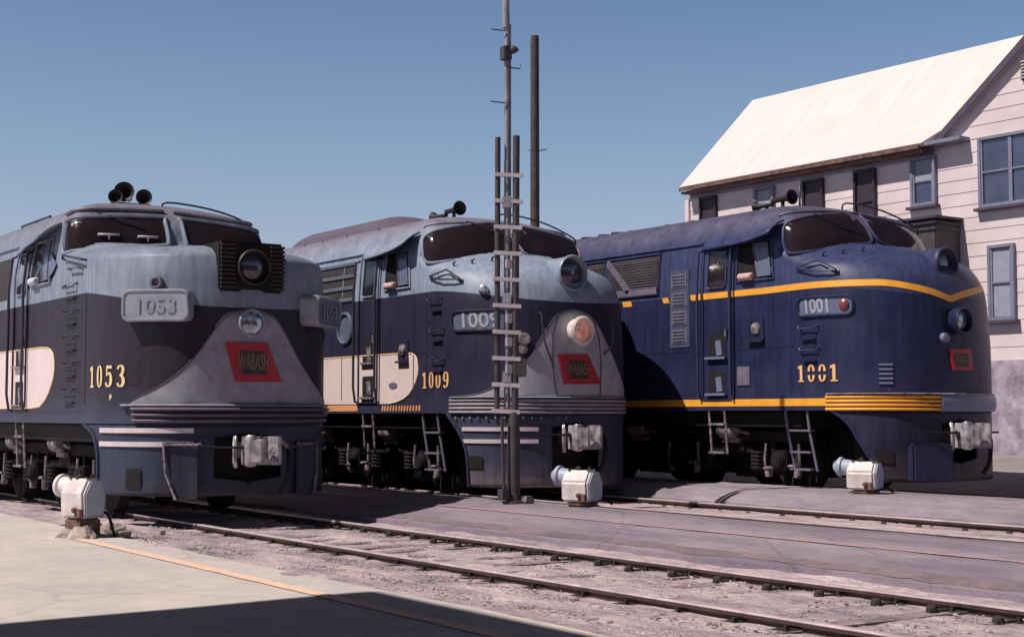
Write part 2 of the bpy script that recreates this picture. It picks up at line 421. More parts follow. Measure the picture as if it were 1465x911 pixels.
# ------------------------------------------------------------ numerals
def ribbon2d(pts, k=6):
    """variable width stroke -> list of quads in 2D"""
    P = smooth_poly(pts, k, closed=False) if len(pts) > 2 else pts
    Ls = []; Rs = []
    for i, p in enumerate(P):
        a = P[max(0, i-1)]; b = P[min(len(P)-1, i+1)]
        dx, dy = b[0]-a[0], b[1]-a[1]; l = math.hypot(dx, dy) or 1
        nx, ny = -dy/l*p[2]/2, dx/l*p[2]/2
        Ls.append((p[0]+nx, p[1]+ny)); Rs.append((p[0]-nx, p[1]-ny))
    return [(Ls[i], Ls[i+1], Rs[i+1], Rs[i]) for i in range(len(P)-1)]
def rect2(x0, y0, x1, y1): return [((x0, y1), (x1, y1), (x1, y0), (x0, y0))]
def ring2(cx_, cy_, rx, ry, wx, wy, a0=0, a1=360, n=28):
    qs = []
    for i in range(n):
        A = [R(a0+(a1-a0)*(i+j)/n) for j in (0, 1)]; pts = []
        for a in A:
            c, s_ = math.cos(a), math.sin(a); e = .82
            o = (cx_+rx*math.copysign(abs(c)**e, c), cy_+ry*math.copysign(abs(s_)**e, s_))
            q = (cx_+(rx-wx)*math.copysign(abs(c)**e, c), cy_+(ry-wy)*math.copysign(abs(s_)**e, s_))
            pts.append((o, q))
        qs.append((pts[0][0], pts[1][0], pts[1][1], pts[0][1]))
    return qs
def glyph(ch, gap=None):
    if ch == '1': return [rect2(.20, .06, .40, .98), rect2(.07, 0, .53, .08), [((.06, .74), (.21, .80), (.21, .97), (.06, .90))]]
    if ch == '0':
        if gap: return [ring2(.3, .5, .27, .5, .17, .07, 10, 170), ring2(.3, .5, .27, .5, .17, .07, 190, 350)]
        return [ring2(.3, .5, .27, .5, .17, .07)]
    if ch == '5': return [rect2(.08, .84, .52, .98), rect2(.08, .50, .17, .85),
                          ribbon2d([(.12, .52, .07), (.24, .62, .09), (.38, .60, .14), (.46, .44, .19), (.44, .18, .19), (.32, .05, .10), (.18, .05, .08), (.09, .12, .13), (.08, .22, .15)])]
    if ch == '3': return [ribbon2d([(.10, .80, .14), (.13, .90, .10), (.26, .96, .07), (.40, .90, .15), (.43, .76, .18), (.38, .60, .14), (.24, .53, .07)]),
                          ribbon2d([(.22, .53, .06), (.38, .47, .14), (.46, .30, .19), (.42, .10, .17), (.28, .04, .08), (.15, .06, .09), (.09, .18, .15)])]
    if ch == '9': return [ring2(.3, .68, .26, .30, .16, .07), ribbon2d([(.47, .72, .16), (.48, .45, .17), (.43, .18, .15), (.30, .05, .09), (.16, .06, .10), (.11, .18, .15)])]
def number(S, text, q0, z0, h, adv, parent, m, label, gap=False, slant=0):
    mb = MB(); ob = MB(); k = 0
    for i, ch in enumerate(text):
        for st in glyph(ch, gap):
            k += 1
            for quad in st:
                cx_ = sum(p[0] for p in quad)/4; cy_ = sum(p[1] for p in quad)/4
                mb.add([S.pn(q0+(i*adv+u)*h, z0+v*h+slant*(i*adv+u)*h, .010+.0004*k) for u, v in quad], [(0, 1, 2, 3)])
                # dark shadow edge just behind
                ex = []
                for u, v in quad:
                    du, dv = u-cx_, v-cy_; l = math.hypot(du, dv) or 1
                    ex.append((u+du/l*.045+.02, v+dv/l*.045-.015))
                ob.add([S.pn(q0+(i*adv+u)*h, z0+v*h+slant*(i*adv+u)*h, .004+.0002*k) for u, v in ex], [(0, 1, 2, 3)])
    o = mb.build('road_number', m, parent, label=label)
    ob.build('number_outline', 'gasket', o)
    return o
def text_mesh(txt, size, M3, name, m, parent, bold=.0):
    cu = bpy.data.curves.new('t', 'FONT'); cu.body = txt; cu.size = size; cu.align_x = 'CENTER'; cu.align_y = 'CENTER'; cu.offset = bold
    cu.resolution_u = 3
    ob = bpy.data.objects.new('t', cu); C.objects.link(ob); bpy.context.view_layer.update()
    me = bpy.data.meshes.new_from_object(ob.evaluated_get(bpy.context.evaluated_depsgraph_get()))
    bpy.data.objects.remove(ob)
    me.name = name
    for v in me.vertices: v.co = M3(v.co.x, v.co.y)
    me.materials.clear(); me.materials.append(M[m])
    o = bpy.data.objects.new(name, me); C.objects.link(o); o.parent = parent
    return o

# ------------------------------------------------------------ locomotive pieces
def carbody(S, m, parent, length=20.5, zmin=1.2):
    mb = MB()
    zs = [zmin+.1*i for i in range(15)]+[2.7+.06*i for i in range(8)]+[3.18+.025*i for i in range(22)]
    zs += [3.74+.03*i for i in range(13)]+[4.12, 4.15, 4.18, 4.21, 4.24, 4.26, 4.28, 4.295]
    top = S.c[0][-1]; zs = [z for z in zs if z < top-.006]+[top-.004]
    N = 40; rings = []
    for z in zs:
        xt, x1, w, n = S.at(z); ring = []
        xs = [-length, -15, -10, -6, -4.5]
        side = [(x, w) for x in xs if x < x1-.3]
        side = side+[(side[-1][0]+(x1-side[-1][0])*.5, w)]
        curve = []
        for i in range(N+1):
            t = (1-i/N)*math.pi/2; c, sn = max(0, math.cos(t)), math.sin(t)
            curve.append((x1+(xt-x1)*c**(2/n), w*sn**(2/n)))
        half = side+curve
        while len(half) < 6+N+1: half.insert(0, half[0])
        ring = [(x, -y, z) for x, y in half]+[(x, y, z) for x, y in half[-2::-1]]
        rings.append(ring)
    n = len(rings[0]); vs = [v for r in rings for v in r]; fs = []
    for i in range(len(rings)-1):
        for k in range(n-1): fs.append((i*n+k, i*n+k+1, (i+1)*n+k+1, (i+1)*n+k))
    mb.add(vs, fs, True)
    L = len(rings)-1
    top_f = [(L*n+k, L*n+k+1, L*n+n-2-k, L*n+n-1-k) for k in range(n//2)]
    mb.add(vs[L*n:], [(k, k+1, n-2-k, n-1-k) for k in range(n//2)], True)
    # rear wall
    rear = [r[0] for r in rings]+[r[-1] for r in rings[::-1]]
    mb.add(rear, [tuple(range(len(rear)))])
    return mb.build('body', m, parent, angle=50)

def pilot(S, m, parent, q_arch, z0, z1, open_, fold=None):
    """sheet below the nose from the wheel arch to the coupler pocket; q_arch(z) gives its rear edge"""
    mb = MB(); zs = [z0+(z1-z0)*i/16 for i in range(17)]; oq, oz0, oz1 = open_
    for sg in (-1, 1):
        ring = []
        for z in zs:
            qa = q_arch(z); nq = 36; inner = oq if oz0 <= z <= oz1 else 0.0; row = []
            for i in range(nq+1):
                P = S.p(sg*(qa+(inner-qa)*i/nq), 1.3, -.012); row.append((P[0], P[1], z))
            ring.append(row)
        vs = [v for r in ring for v in r]; n = 37
        fs = [(i*n+k, i*n+k+1, (i+1)*n+k+1, (i+1)*n+k) for i in range(16) for k in range(n-1)]
        mb.add(vs, fs, True)
    return mb.build('pilot', m, parent, solid=.03)

class Flat:
    """a vertical plane as a Shape: q runs along x on the left side"""
def side_fn(y0):
    return lambda u, v, w: (u, y0-w, v)

def wheelset(parent, x, r=.46):
    for sg in (-1, 1):
        w = MB(); w.lathe([(0, .10), (.03, .30), (.0, .40), (-.01, r+.03), (.03, r+.03), (.03, r), (.13, r-.01), (.13, .36), (.10, .12)], (x, sg*.70, r), (0, sg, 0), 32)
        w.build('wheel', 'truck', parent)
    a = MB(); a.tube([(x, -.9, r), (x, .9, r)], .09, 12); a.build('axle', 'truck', parent)
def truck(parent, xc, wb=4.3, pale='dusty', bright=True):
    t = bpy.data.objects.new('truck', None); C.objects.link(t); t.parent = parent; t.location = (0, 0, 0)
    for dx in (-wb/2, 0, wb/2): wheelset(t, xc+dx)
    for dx in (-wb/4-.1, wb/4+.1):
        mo = MB(); mo.box((xc+dx, 0, .52), (1.35, 1.25, .66)); mo.build('traction_motor', 'truck', t, bevel=.05)
    for sg in (-1, 1):
        f = MB(); y = sg*1.04
        f.box((xc, y, .83), (wb+1.0, .14, .16)); f.box((xc, y, .62), (wb-1.3, .12, .10))
        for dx in (-wb/2, 0, wb/2):
            for e in (-.24, .24): f.box((xc+dx+e, y, .60), (.10, .15, .42))
        f.box((xc-wb/4, y, .72), (.5, .16, .24)); f.box((xc+wb/4, y, .72), (.5, .16, .24))
        f.build('side_frame', 'truck', t, bevel=.015)
        for dx in (-wb/2, 0, wb/2):
            j = MB(); j.box((xc+dx, sg*1.12, .48), (.30, .24, .30)); j.lathe([(0, .12), (.05, .12), (.07, .08)], (xc+dx, sg*1.24, .48), (0, sg, 0), 16)
            j.build('journal_box', 'truck', t, bevel=.02)
            for e in (-.55, .55):
                if abs(dx+e) < wb/2+.5:
                    sp = MB()
                    for k in range(5): sp.tube([(xc+dx+e+.075*math.cos(a), sg*1.12+.075*math.sin(a), .36+.055*k) for a in [R(q) for q in range(0, 360, 45)]], .034, 6, closed=True)
                    sp.build('coil_spring', 'truck', t)
            for e in (-.33, .33):   # brake hangers and shoes catching the sun
                h = MB()
                h.tube([(xc+dx+e, sg*1.16, .72), (xc+dx+e*1.06, sg*1.17, .50), (xc+dx+e*1.0, sg*1.16, .28)], .02, 8)
                h.box((xc+dx+e*.9, sg*1.15, .32), (.07, .08, .15), Matrix.Rotation(R(12 if e > 0 else -12), 3, 'Y'))
                h.build('brake_hanger', pale, t)
            h = MB(); h.tube([(xc+dx-.35, sg*1.19, .36), (xc+dx+.35, sg*1.19, .42)], .022, 8); h.build('brake_rod', pale, t)
        for dx in (-wb/4, wb/4):
            c = MB(); c.lathe([(0, .03), (.0, .13), (.26, .13), (.30, .10), (.31, .03)], (xc+dx-.15, sg*1.19, .92), (1, 0, 0), 20)
            c.tube([(xc+dx+.12, sg*1.19, .92), (xc+dx+.42, sg*1.19, .86)], .025, 8)
            c.box((xc+dx, sg*1.12, .76), (.34, .12, .07))
            c.build('brake_cylinder', pale, t, bevel=0)
    return t

def trumpet(mb, o, d, s=1.0):
    mb.lathe([(-.02, .0), (-.02, .045*s), (.10*s, .04*s), (.30*s, .05*s), (.38*s, .075*s), (.43*s, .12*s), (.45*s, .125*s), (.44*s, .10*s), (.36*s, .05*s), (.30*s, .0)], o, d, 24)

def handrail(parent, pts, r=.016, m='hand', name='handrail', n=8, posts=()):
    mb = MB(); mb.tube(pts, r, n)
    for p, q in posts: mb.tube([p, q], r*.9, n)
    return mb.build(name, m, parent)

def flag(S, parent, q0, q1, qb0, qb1, zt, zb, label):
    """slanted red banner plate with lettered dark panel"""
    poly = dens([(q0, zt), (q1, zt+.01), (qb1, zb+.01), (qb0, zb)], .06)
    mb = MB(); patch(mb, S, poly, .03, 6, .045); e = mb.build('emblem', 'red', parent, label=label)
    cq = (q0+q1+qb0+qb1)/4; cz = (zt+zb)/2; w = (q1-q0)*.29; h = (zt-zb)*.30; sl = (qb0-q0)/(zt-zb)*.5
    p2 = dens([(cq-w-h*sl, cz+h), (cq+w-h*sl, cz+h), (cq+w+h*sl, cz-h), (cq-w+h*sl, cz-h)], .06)
    mb = MB(); patch(mb, S, p2, .036, 4, .01); mb.build('name_panel', 'plate', e)
    text_mesh('WABASH', .175, lambda u, v: S.pn(cq+u*.62*(w/.17), cz+v*1.5*(h/.14), .042), 'lettering', 'brass', e, .004)
    return e

def number_board(S, parent, q0, q1, z0, z1, txt, frame_m, glass_m, digit_m, tq0, tq1):
    mb = MB(); P = rounded(q0, q1, z0, z1, .10, 5); edge_tube(mb, S, dens(P, .06), .022, .012)
    nb = mb.build('number_board', frame_m, parent)
    mb = MB(); patch(mb, S, dens(P, .06), .006, 4); mb.build('glass', glass_m, nb)
    s = (z1-z0)*.78
    text_mesh(txt, s*1.25, lambda u, v: S.pn((tq0+tq1)/2+u*(tq1-tq0)/(s*2.9), (z0+z1)/2+v*1.1, .014), 'digits', digit_m, nb, .006)
    return nb

def lamp(parent, x, y, z, r, depth, housing_m, lens_m, name='headlight', flare=.02, back=None, rim='gasket'):
    h = MB(); b = back or depth
    h.lathe([(-b, r*.9), (-.06, r+flare*.4), (0, r+flare), (.02, r+flare*.7), (.02, r-.005), (-.05, r-.02), (-.10, r*.88)], (x, y, z), (1, 0, -.02), 40)
    o = h.build(name, housing_m, parent)
    l = MB(); l.lathe([(-.09, r*.95), (-.06, r*.9), (-.035, r*.6), (-.025, 0)], (x, y, z), (1, 0, -.02), 32); l.build('lens', lens_m, o)
    g = MB(); g.tube([(x+.025, y+(r+.008)*math.cos(a), z+(r+.008)*math.sin(a)) for a in [R(t) for t in range(0, 360, 10)]], .013, 6, closed=True)
    g.build('rim', rim, o)
    return o

def coupler(parent, x, z=.86, m='steel'):
    c = MB(); c.box((x-.25, 0, z), (.5, .18, .20))
    c.prism([(-.02, .06), (-.02, .20), (.10, .24), (.24, .17), (.26, .12), (.10, .08)], z-.17, z+.17, lambda u, v, w: (x+u, v, w))
    c.prism([(-.06, -.22), (-.06, .10), (.06, .08), (.04, -.06), (.08, -.22)], z-.17, z+.17, lambda u, v, w: (x+u, v, w))
    c.tube([(x-.05, -.30, z+.17), (x+.0, -.33, z+.10), (x+.0, -.33, z-.12), (x-.05, -.29, z-.2)], .028, 8)
    o = c.build('coupler', m, parent, bevel=.015)
    k = MB(); k.lathe([(-.19, .0), (-.19, .06), (-.16, .075), (.16, .075), (.19, .06), (.19, 0)], (x+.11, -.17, z), (0, 0, 1), 18)
    k.prism([(.06, -.16), (.20, -.20), (.27, -.10), (.22, -.03), (.12, -.04)], z-.14, z+.14, lambda u, v, w: (x+u, v, w)); k.build('knuckle', m, o, bevel=.012)
    h = MB(); h.tube(smooth_poly([(x-.1, .34, z+.1), (x+.08, .34, z-.02), (x+.10, .30, z-.35), (x+.05, .22, z-.52)], 5, False), .03, 8)
    h.build('air_hose', 'black', parent)
    b = MB(); b.tube([(x-.12, -.75, z+.06), (x+.02, -.5, z+.04), (x+.02, .6, z+.04)], .016, 6); b.tube([(x+.02, 0.0, z+.04), (x+.05, 0, z+.2)], .016, 6)
    b.build('uncoupling_lever', 'black', parent)
    return o

def armrest(parent, x0, x1, z, y, m):
    a = MB(); a.lathe([(0, 0), (.0, .035), (.02, .055), (x1-x0-.02, .055), (x1-x0, .035), (x1-x0, 0)], (x0, y-.03, z), (1, 0, 0), 16)
    return a.build('armrest', m, parent)

def grab_step(S, parent, q, z, w=.30, m='hand', plate_m=None):
    g = MB(); 
    pm_ = plate_m or 'black'
    strip(g, S, [q-w/2+.05, q-.05, q+.05, q+w/2-.05], z-.125, z-.11, .045, .05)
    strip(g, S, [q-w/2+.05, q-.05, q+.05, q+w/2-.05], z-.11, z-.03, .004, .01)
    st = g.build('toe_step', pm_, parent)
    g = MB(); a, b = q-w/2-.01, q+w/2+.01
    g.tube([S.pn(a+.02, z+.07, .0), S.pn(a+.02, z+.06, .045), S.pn(a+.04, z+.03, .05), S.pn(b-.04, z+.03, .05), S.pn(b-.02, z+.06, .045), S.pn(b-.02, z+.07, 0)], .010, 6)
    for e in (a+.02, b-.02): g.lathe([(0, .026), (.012, .02), (.014, 0)], S.pn(e, z+.07, 0), S.n(e, z+.07), 10)
    g.build('grab_iron', m, parent)

def door(S, parent, x0, x1, z0, z1, body_m, hand_m, wz0=3.02, wz1=3.62, lower='black', wells=True, bright=False):
    """cab side door with window, upright handrails, kick wells and hanging ladder; left side"""
    Y = lambda x, z: -S.half(x, z)
    d = MB(); pts = dens([(x0, z0), (x1, z0), (x1, z1), (x0, z1)], .15)
    q = lambda x, z: S.qx(x, z)
    edge = [S.p(q(x, z), z, .012) for x, z in pts]; d.tube(edge, .018, 6, closed=True)
    dr = d.build('cab_door', body_m, parent)
    wp = [(q(x, z), z) for x, z in rounded(x0+.11, x1-.11, wz0, wz1, .05)]
    m1 = MB(); patch(m1, S, wp, .008, 3); win = m1.build('door_window', 'glass', dr)
    m1 = MB(); edge_tube(m1, S, wp, .014, .014); m1.build('window_frame', body_m, win)
    hb = MB(); hb.box((x1-.09, Y(x1-.1, 2.3)-.03, 2.35), (.02, .03, .12)); hb.build('door_handle', 'steel', dr)
    for x in (x0-.04, x1+.05):
        pts = [(x, Y(x, 3.6)-.0, 3.62), (x, Y(x, 3.6)-.09, 3.58)]+[(x, -1.5-.085, z) for z in (3.1, 2.5, 2.0, 1.6)]+[(x, -1.5-.05, 1.38), (x, -1.49, 1.36)]
        handrail(parent, pts, .02, hand_m)
    if wells:
        for (a, b, c) in ((1.98, 2.36, 0), (1.44, 1.78, 0)):
            w = MB(); pp = [(q(x, z), z) for x, z in rounded(x0+.12, x1-.12, a, b, .03)]
            patch(w, S, pp, .006, 2); w.build('kick_well', 'opening', dr)
            w = MB(); w.box(((x0+x1)/2, -1.53, a+.0), (x1-x0-.18, .07, .035)); w.box(((x0+x1)/2+.05, -1.512, a+.15), (.12, .02, .22), Matrix.Rotation(R(-8), 3, 'Y'))
            w.build('kick_plate', 'dusty' if bright else 'bluepanel', dr)
    l = MB(); xa, xb = x0+.08, x1-.20
    for x in (xa, xb): l.tube([(x, -1.47, 1.22), (x+.02*(1 if x == xa else 1), -1.46, .95), (x+.03, -1.44, .56)], .018, 8)
    for z in (1.0, .58): l.box(((xa+xb)/2+.02, -1.46, z), (xb-xa, .09, .03))
    l.build('ladder', 'dusty', parent)

def side_window(S, parent, x0, x1, z0, z1, body_m, wing=True, pad='pinkpad', slope=.0):
    q = lambda x, z: S.qx(x, z)
    poly = dens([(x0, z0), (x1, z0), (x1-slope, z1), (x0, z1)], .12)
    pq = [(q(x, z), z) for x, z in poly]
    m1 = MB(); patch(m1, S, pq, .006, 3); w = m1.build('cab_side_window', 'opening', parent)
    m1 = MB(); edge_tube(m1, S, pq, .020, .012); m1.build('window_frame', body_m, w)
    if wing:
        wp = [(x1-.30, z0+.05), (x1-.04, z0+.05), (x1-slope-.04, z1-.05), (x1-slope-.34, z1-.05)]
        wq = [(q(x, z), z) for x, z in dens(wp, .1)]
        m1 = MB(); patch(m1, S, wq, .03, 3, .01); wg = m1.build('wind_wing', 'numglass2', w)
        m1 = MB(); edge_tube(m1, S, wq, .012, .034); m1.build('wing_frame', 'slat', wg)
    armrest(w, x0+.10, x0+.38, z0+.06, -S.half(x0, z0)-.02, pad)
    return w
def awning(S, parent, x0, x1, m):
    a = MB(); vs = []; N = 14; K = 5
    for i in range(N+1):
        x = x0+(x1-x0)*i/N; lift = .10*max(0, (i/N-.5)*2)**2; reach = .10+.22*min(1, i/N*1.6)
        for k in range(K+1):
            t = k/K
            vs.append((x, -1.40-reach*t, 3.80+lift-.20*t**1.6*(1)+.02))
    a.add(vs, [(i*(K+1)+k, (i+1)*(K+1)+k, (i+1)*(K+1)+k+1, i*(K+1)+k+1) for i in range(N) for k in range(K)], True)
    return a.build('window_awning', m, parent, solid=.025)

def windshield(S, parent, poly, frame_m, name='windshield', fr=.022):
    P = smooth_poly(poly, 4)
    m1 = MB(); patch(m1, S, P, .008, 6); w = m1.build(name, 'glass', parent)
    m1 = MB(); edge_tube(m1, S, P, fr, .012); m1.build('window_frame', frame_m, w)
    return w
def wiper(S, parent, pts, m='gasket'):
    w = MB(); w.tube([S.pn(q, z, .045) for q, z in pts], .010, 6); w.build('windshield_wiper', m, parent)

def underframe(parent, length=20.5, zt=1.2, z0=.95):
    u = MB(); u.box((-length/2-.9, 0, (zt+z0)/2), (length-1.4, 2.7, zt-z0-.01)); u.build('underframe', 'black', parent, bevel=.02)
    u = MB(); u.box((-length/2-.9, 0, .70), (length-2.0, 1.0, .56)); u.build('centre_sill', 'black', parent, bevel=.02)
    f = MB(); f.box((-10.0, 0, .56), (5.2, 2.6, .80)); f.build('fuel_tank', 'black', parent, bevel=.05)
def gutter(S, parent, x0, x1, z, m):
    g = MB(); n = 20
    g.tube([S.pn(S.qx(x0+(x1-x0)*i/n, z), z, .012) for i in range(n+1)], .022, 6)
    g.tube([(x0+(x1-x0)*i/n, S.half(x0+(x1-x0)*i/n, z)+.012, z) for i in range(n+1)], .022, 6)
    return g.build('gutter', m, parent)
def seams(S, parent, m, specs):
    s = MB()
    for kind, a, b, c in specs:
        if kind == 'v': strip_v(s, S, a, b, c)
        else: strip(s, S, [S.qx(a+(b-a)*i/16, c) for i in range(17)], c-.008, c+.008, .006)
    return s.build('panel_seam', m, parent)
def strip_v(mb, S, x, z0, z1, w=.012, off=.005):
    vs = []; n = 12
    for i in range(n+1):
        z = z0+(z1-z0)*i/n; q = S.qx(x, z)
        vs += [S.pn(q-w, z, -.004), S.pn(q-w, z, off), S.pn(q+w, z, off), S.pn(q+w, z, -.004)]
    mb.add(vs, [(i*4+k, (i+1)*4+k, (i+1)*4+k+1, i*4+k+1) for i in range(n) for k in range(3)])
def rivets(S, parent, m, x0, x1, z, step=.12):
    r = MB(); n = int((x1-x0)/step)
    for i in range(n): 
        P = S.pn(S.qx(x0+step*i, z), z, 0); r.lathe([(0, .012), (.008, .008), (.010, 0)], P, S.n(S.qx(x0+step*i, z), z), 6)
    r.build('rivet_row', m, parent)
# ============================================================ THE GROUND
def zg(d):   # paved yard surface, gently rising away from the camera
    return pchip([-50, 5.4, 9.1, 9.55, 10.0, 10.7, 11.6, 15.5, 19, 26, 60], [-.17, -.17, -.17, -.10, -.03, .02, -.055, .08, .08, .3, .3], d)
def noise_sheet(name, x0, x1, y0, y1, dx, dy, zf, m, amp=.01, seed=1, solid=0, edge=0):
    from mathutils import noise as NZ
    nx = int((x1-x0)/dx); ny = max(2, int((y1-y0)/dy)); vs = []
    for i in range(nx+1):
        for j in range(ny+1):
            x = x0+(x1-x0)*i/nx; y = y0+(y1-y0)*j/ny
            if edge and j in (0, ny): y += edge*NZ.noise(Vector((x*1.1, seed*3.1+j, 0)))+edge*.6*NZ.noise(Vector((x*4.1, seed*7.1+j, 0)))
            z = zf(y)+amp*(NZ.noise(Vector((x*1.3, y*1.3, seed)))+.5*NZ.noise(Vector((x*4, y*4, seed)))+.25*NZ.noise(Vector((x*11, y*11, seed))))
            vs.append((x, y, z))
    fs = [(i*(ny+1)+j, (i+1)*(ny+1)+j, (i+1)*(ny+1)+j+1, i*(ny+1)+j+1) for i in range(nx) for j in range(ny)]
    mb = MB(); mb.add(vs, fs, True)
    if solid:
        rim = [j for j in range(ny+1)]+[i*(ny+1)+ny for i in range(1, nx+1)]+[nx*(ny+1)+j for j in range(ny-1, -1, -1)]+[i*(ny+1) for i in range(nx-1, 0, -1)]
        rv = [vs[k] for k in rim]; n = len(rv)
        mb.add(rv+[(x, y, z-solid) for x, y, z in rv], [(k, (k+1) % n, n+(k+1) % n, n+k) for k in range(n)])
    o = mb.build(name, m, recalc=False); struct(o)
    return o

def ground_mat(name, c1, c2, scale=1.4, rough=.85, fine=60, bump=.35, spots=.5, stretch=(1, 1, 1), spotcol=(.10, .09, .10), blotch=1.3, crack=.0):
    m = bpy.data.materials.new(name); m.use_nodes = True; nt = m.node_tree; b = nt.nodes['Principled BSDF']
    b.inputs['Roughness'].default_value = rough; b.inputs['Specular IOR Level'].default_value = .25
    tc = nt.nodes.new('ShaderNodeTexCoord'); mp = nt.nodes.new('ShaderNodeMapping'); mp.inputs['Scale'].default_value = stretch
    nt.links.new(tc.outputs['Object'], mp.inputs[0])
    n = nt.nodes.new('ShaderNodeTexNoise'); n.inputs['Scale'].default_value = scale; n.inputs['Detail'].default_value = 8; n.inputs['Roughness'].default_value = .6
    nt.links.new(mp.outputs[0], n.inputs['Vector'])
    r = nt.nodes.new('ShaderNodeValToRGB'); r.color_ramp.elements[0].position = .34; r.color_ramp.elements[1].position = .66
    r.color_ramp.elements[0].color = tuple(c2)+(1,); r.color_ramp.elements[1].color = tuple(c1)+(1,)
    nt.links.new(n.outputs['Fac'], r.inputs['Fac'])
    f = nt.nodes.new('ShaderNodeTexNoise'); f.inputs['Scale'].default_value = fine; f.inputs['Detail'].default_value = 4; f.inputs['Roughness'].default_value = .7
    nt.links.new(tc.outputs['Object'], f.inputs['Vector'])
    s = mathn(nt, 'MULTIPLY', mathn(nt, 'SUBTRACT', .42, f.outputs['Fac']), 9*spots, True)
    # broken mid-size blotches, stains and hairline cracks
    n5 = nt.nodes.new('ShaderNodeTexNoise'); n5.inputs['Scale'].default_value = scale*5+2; n5.inputs['Detail'].default_value = 9; n5.inputs['Roughness'].default_value = .72
    nt.links.new(mp.outputs[0], n5.inputs['Vector'])
    vo = nt.nodes.new('ShaderNodeTexVoronoi'); vo.feature = 'DISTANCE_TO_EDGE'; vo.inputs['Scale'].default_value = .55; 
    ad = nt.nodes.new('ShaderNodeMix'); ad.data_type = 'VECTOR'; ad.inputs[0].default_value = .12
    nt.links.new(tc.outputs['Object'], ad.inputs[4]); nt.links.new(n5.outputs['Color'], ad.inputs[5]); nt.links.new(ad.outputs[1], vo.inputs['Vector'])
    crk = mathn(nt, 'MULTIPLY', mathn(nt, 'MULTIPLY', mathn(nt, 'SUBTRACT', .012, vo.outputs['Distance']), 60, True), crack)
    gain = mathn(nt, 'ADD', mathn(nt, 'MULTIPLY', mathn(nt, 'SUBTRACT', n5.outputs['Fac'], .5), blotch), 1.0)
    hv = nt.nodes.new('ShaderNodeHueSaturation'); nt.links.new(r.outputs['Color'], hv.inputs['Color']); nt.links.new(mathn(nt, 'SUBTRACT', gain, crk), hv.inputs['Value'])
    mx = nt.nodes.new('ShaderNodeMix'); mx.data_type = 'RGBA'
    nt.links.new(s, mx.inputs[0]); nt.links.new(hv.outputs[0], mx.inputs[6]); mx.inputs[7].default_value = tuple(spotcol)+(1,)
    nt.links.new(mx.outputs[2], b.inputs['Base Color'])
    bp = nt.nodes.new('ShaderNodeBump'); bp.inputs['Strength'].default_value = bump; bp.inputs['Distance'].default_value = .015
    nt.links.new(f.outputs['Fac'], bp.inputs['Height']); nt.links.new(bp.outputs['Normal'], b.inputs['Normal'])
    return m
M['slab'] = ground_mat('concrete_apron', (.60, .54, .52), (.47, .44, .45), .6, spots=.22, fine=45, bump=.25, blotch=.55, crack=.25)
M['pave'] = ground_mat('cinder_pavement', (.33, .275, .335), (.18, .155, .205), .7, stretch=(.35, 1.6, 1), spots=.6, fine=34, bump=.8, blotch=1.2, crack=.3)
M['pave2'] = ground_mat('cinder_lane', (.36, .31, .37), (.22, .19, .24), .7, stretch=(.4, 1.5, 1), spots=.6, fine=34, bump=.8)
M['ballast'] = ground_mat('dusty_ballast', (.60, .49, .51), (.27, .225, .285), 1.9, fine=30, bump=1.0, spots=1.1, blotch=2.0, stretch=(.6, 1.3, 1))
M['gravel'] = ground_mat('gravel_strip', (.42, .34, .39), (.22, .19, .25), 1.1, fine=26, bump=1.0, spots=1.0)
M['earth'] = ground_mat('yard_earth', (.34, .29, .32), (.20, .17, .20), .25, fine=14)
M['stone'] = mat('pebble', (.38, .33, .37), .9, noise=.5, scale=1.2, tint=(.16, .13, .16))
M['stain'] = ground_mat('dirt_edge', (.25, .19, .215), (.17, .135, .16), 2, fine=30, spots=.6)

g = MB(); g.add([(-3000, -3000, -.36), (3000, -3000, -.36), (3000, 3000, -.36), (-3000, 3000, -.36)], [(0, 1, 2, 3)])
struct(g.build('ground', 'earth'))
def slab(name, x0, x1, y0, y1, m, step=.5, low=-.40, amp=.004, seed=2, edge=.0, zf=zg):
    """pavement with real thickness"""
    return noise_sheet(name, x0, x1, y0, y1, .25, step, zf, m, amp, seed, edge=edge, solid=.16)
slab('concrete_apron', -42, 14, -12, 5.48, 'slab', .8, edge=.06, amp=.003)
slab('pavement', -48, 10, 9.16, 11.70, 'pave', .2, edge=.05, seed=5, amp=.006)
zl = lambda d: pchip([13.7, 13.95, 14.3, 15.3, 15.5], [-.06, .06, .11, .12, .04], d)
slab('paved_lane', -48, 10, 13.72, 15.42, 'pave2', .12, edge=.05, seed=9, amp=.006, zf=zl)
slab('far_pavement', -60, 30, 17.7, 60, 'earth', 2, seed=11, amp=.02, zf=lambda d: pchip([17.7, 18.5, 25, 60], [-.02, .1, .35, .4], d))
# ballast between and beside the rails
noise_sheet('ballast', -42, 12, 5.2, 9.3, .12, .06, lambda d: pchip([5.2, 5.45, 5.9, 6.6, 6.91, 7.7, 8.53, 9.0, 9.3], [-.19, -.18, -.19, -.225, -.245, -.238, -.245, -.235, -.2], d), 'ballast', .024, 3)
noise_sheet('track_bed', -42, 10, 11.45, 13.95, .2, .1, lambda d: pchip([11.4, 11.85, 12.6, 13.35, 13.9], [-.05, -.11, -.10, -.11, -.07], d), 'ballast', .016, 4)
noise_sheet('track_fill', -42, 14, 15.2, 18.0, .25, .15, lambda d: -.12, 'ballast', .016, 6)
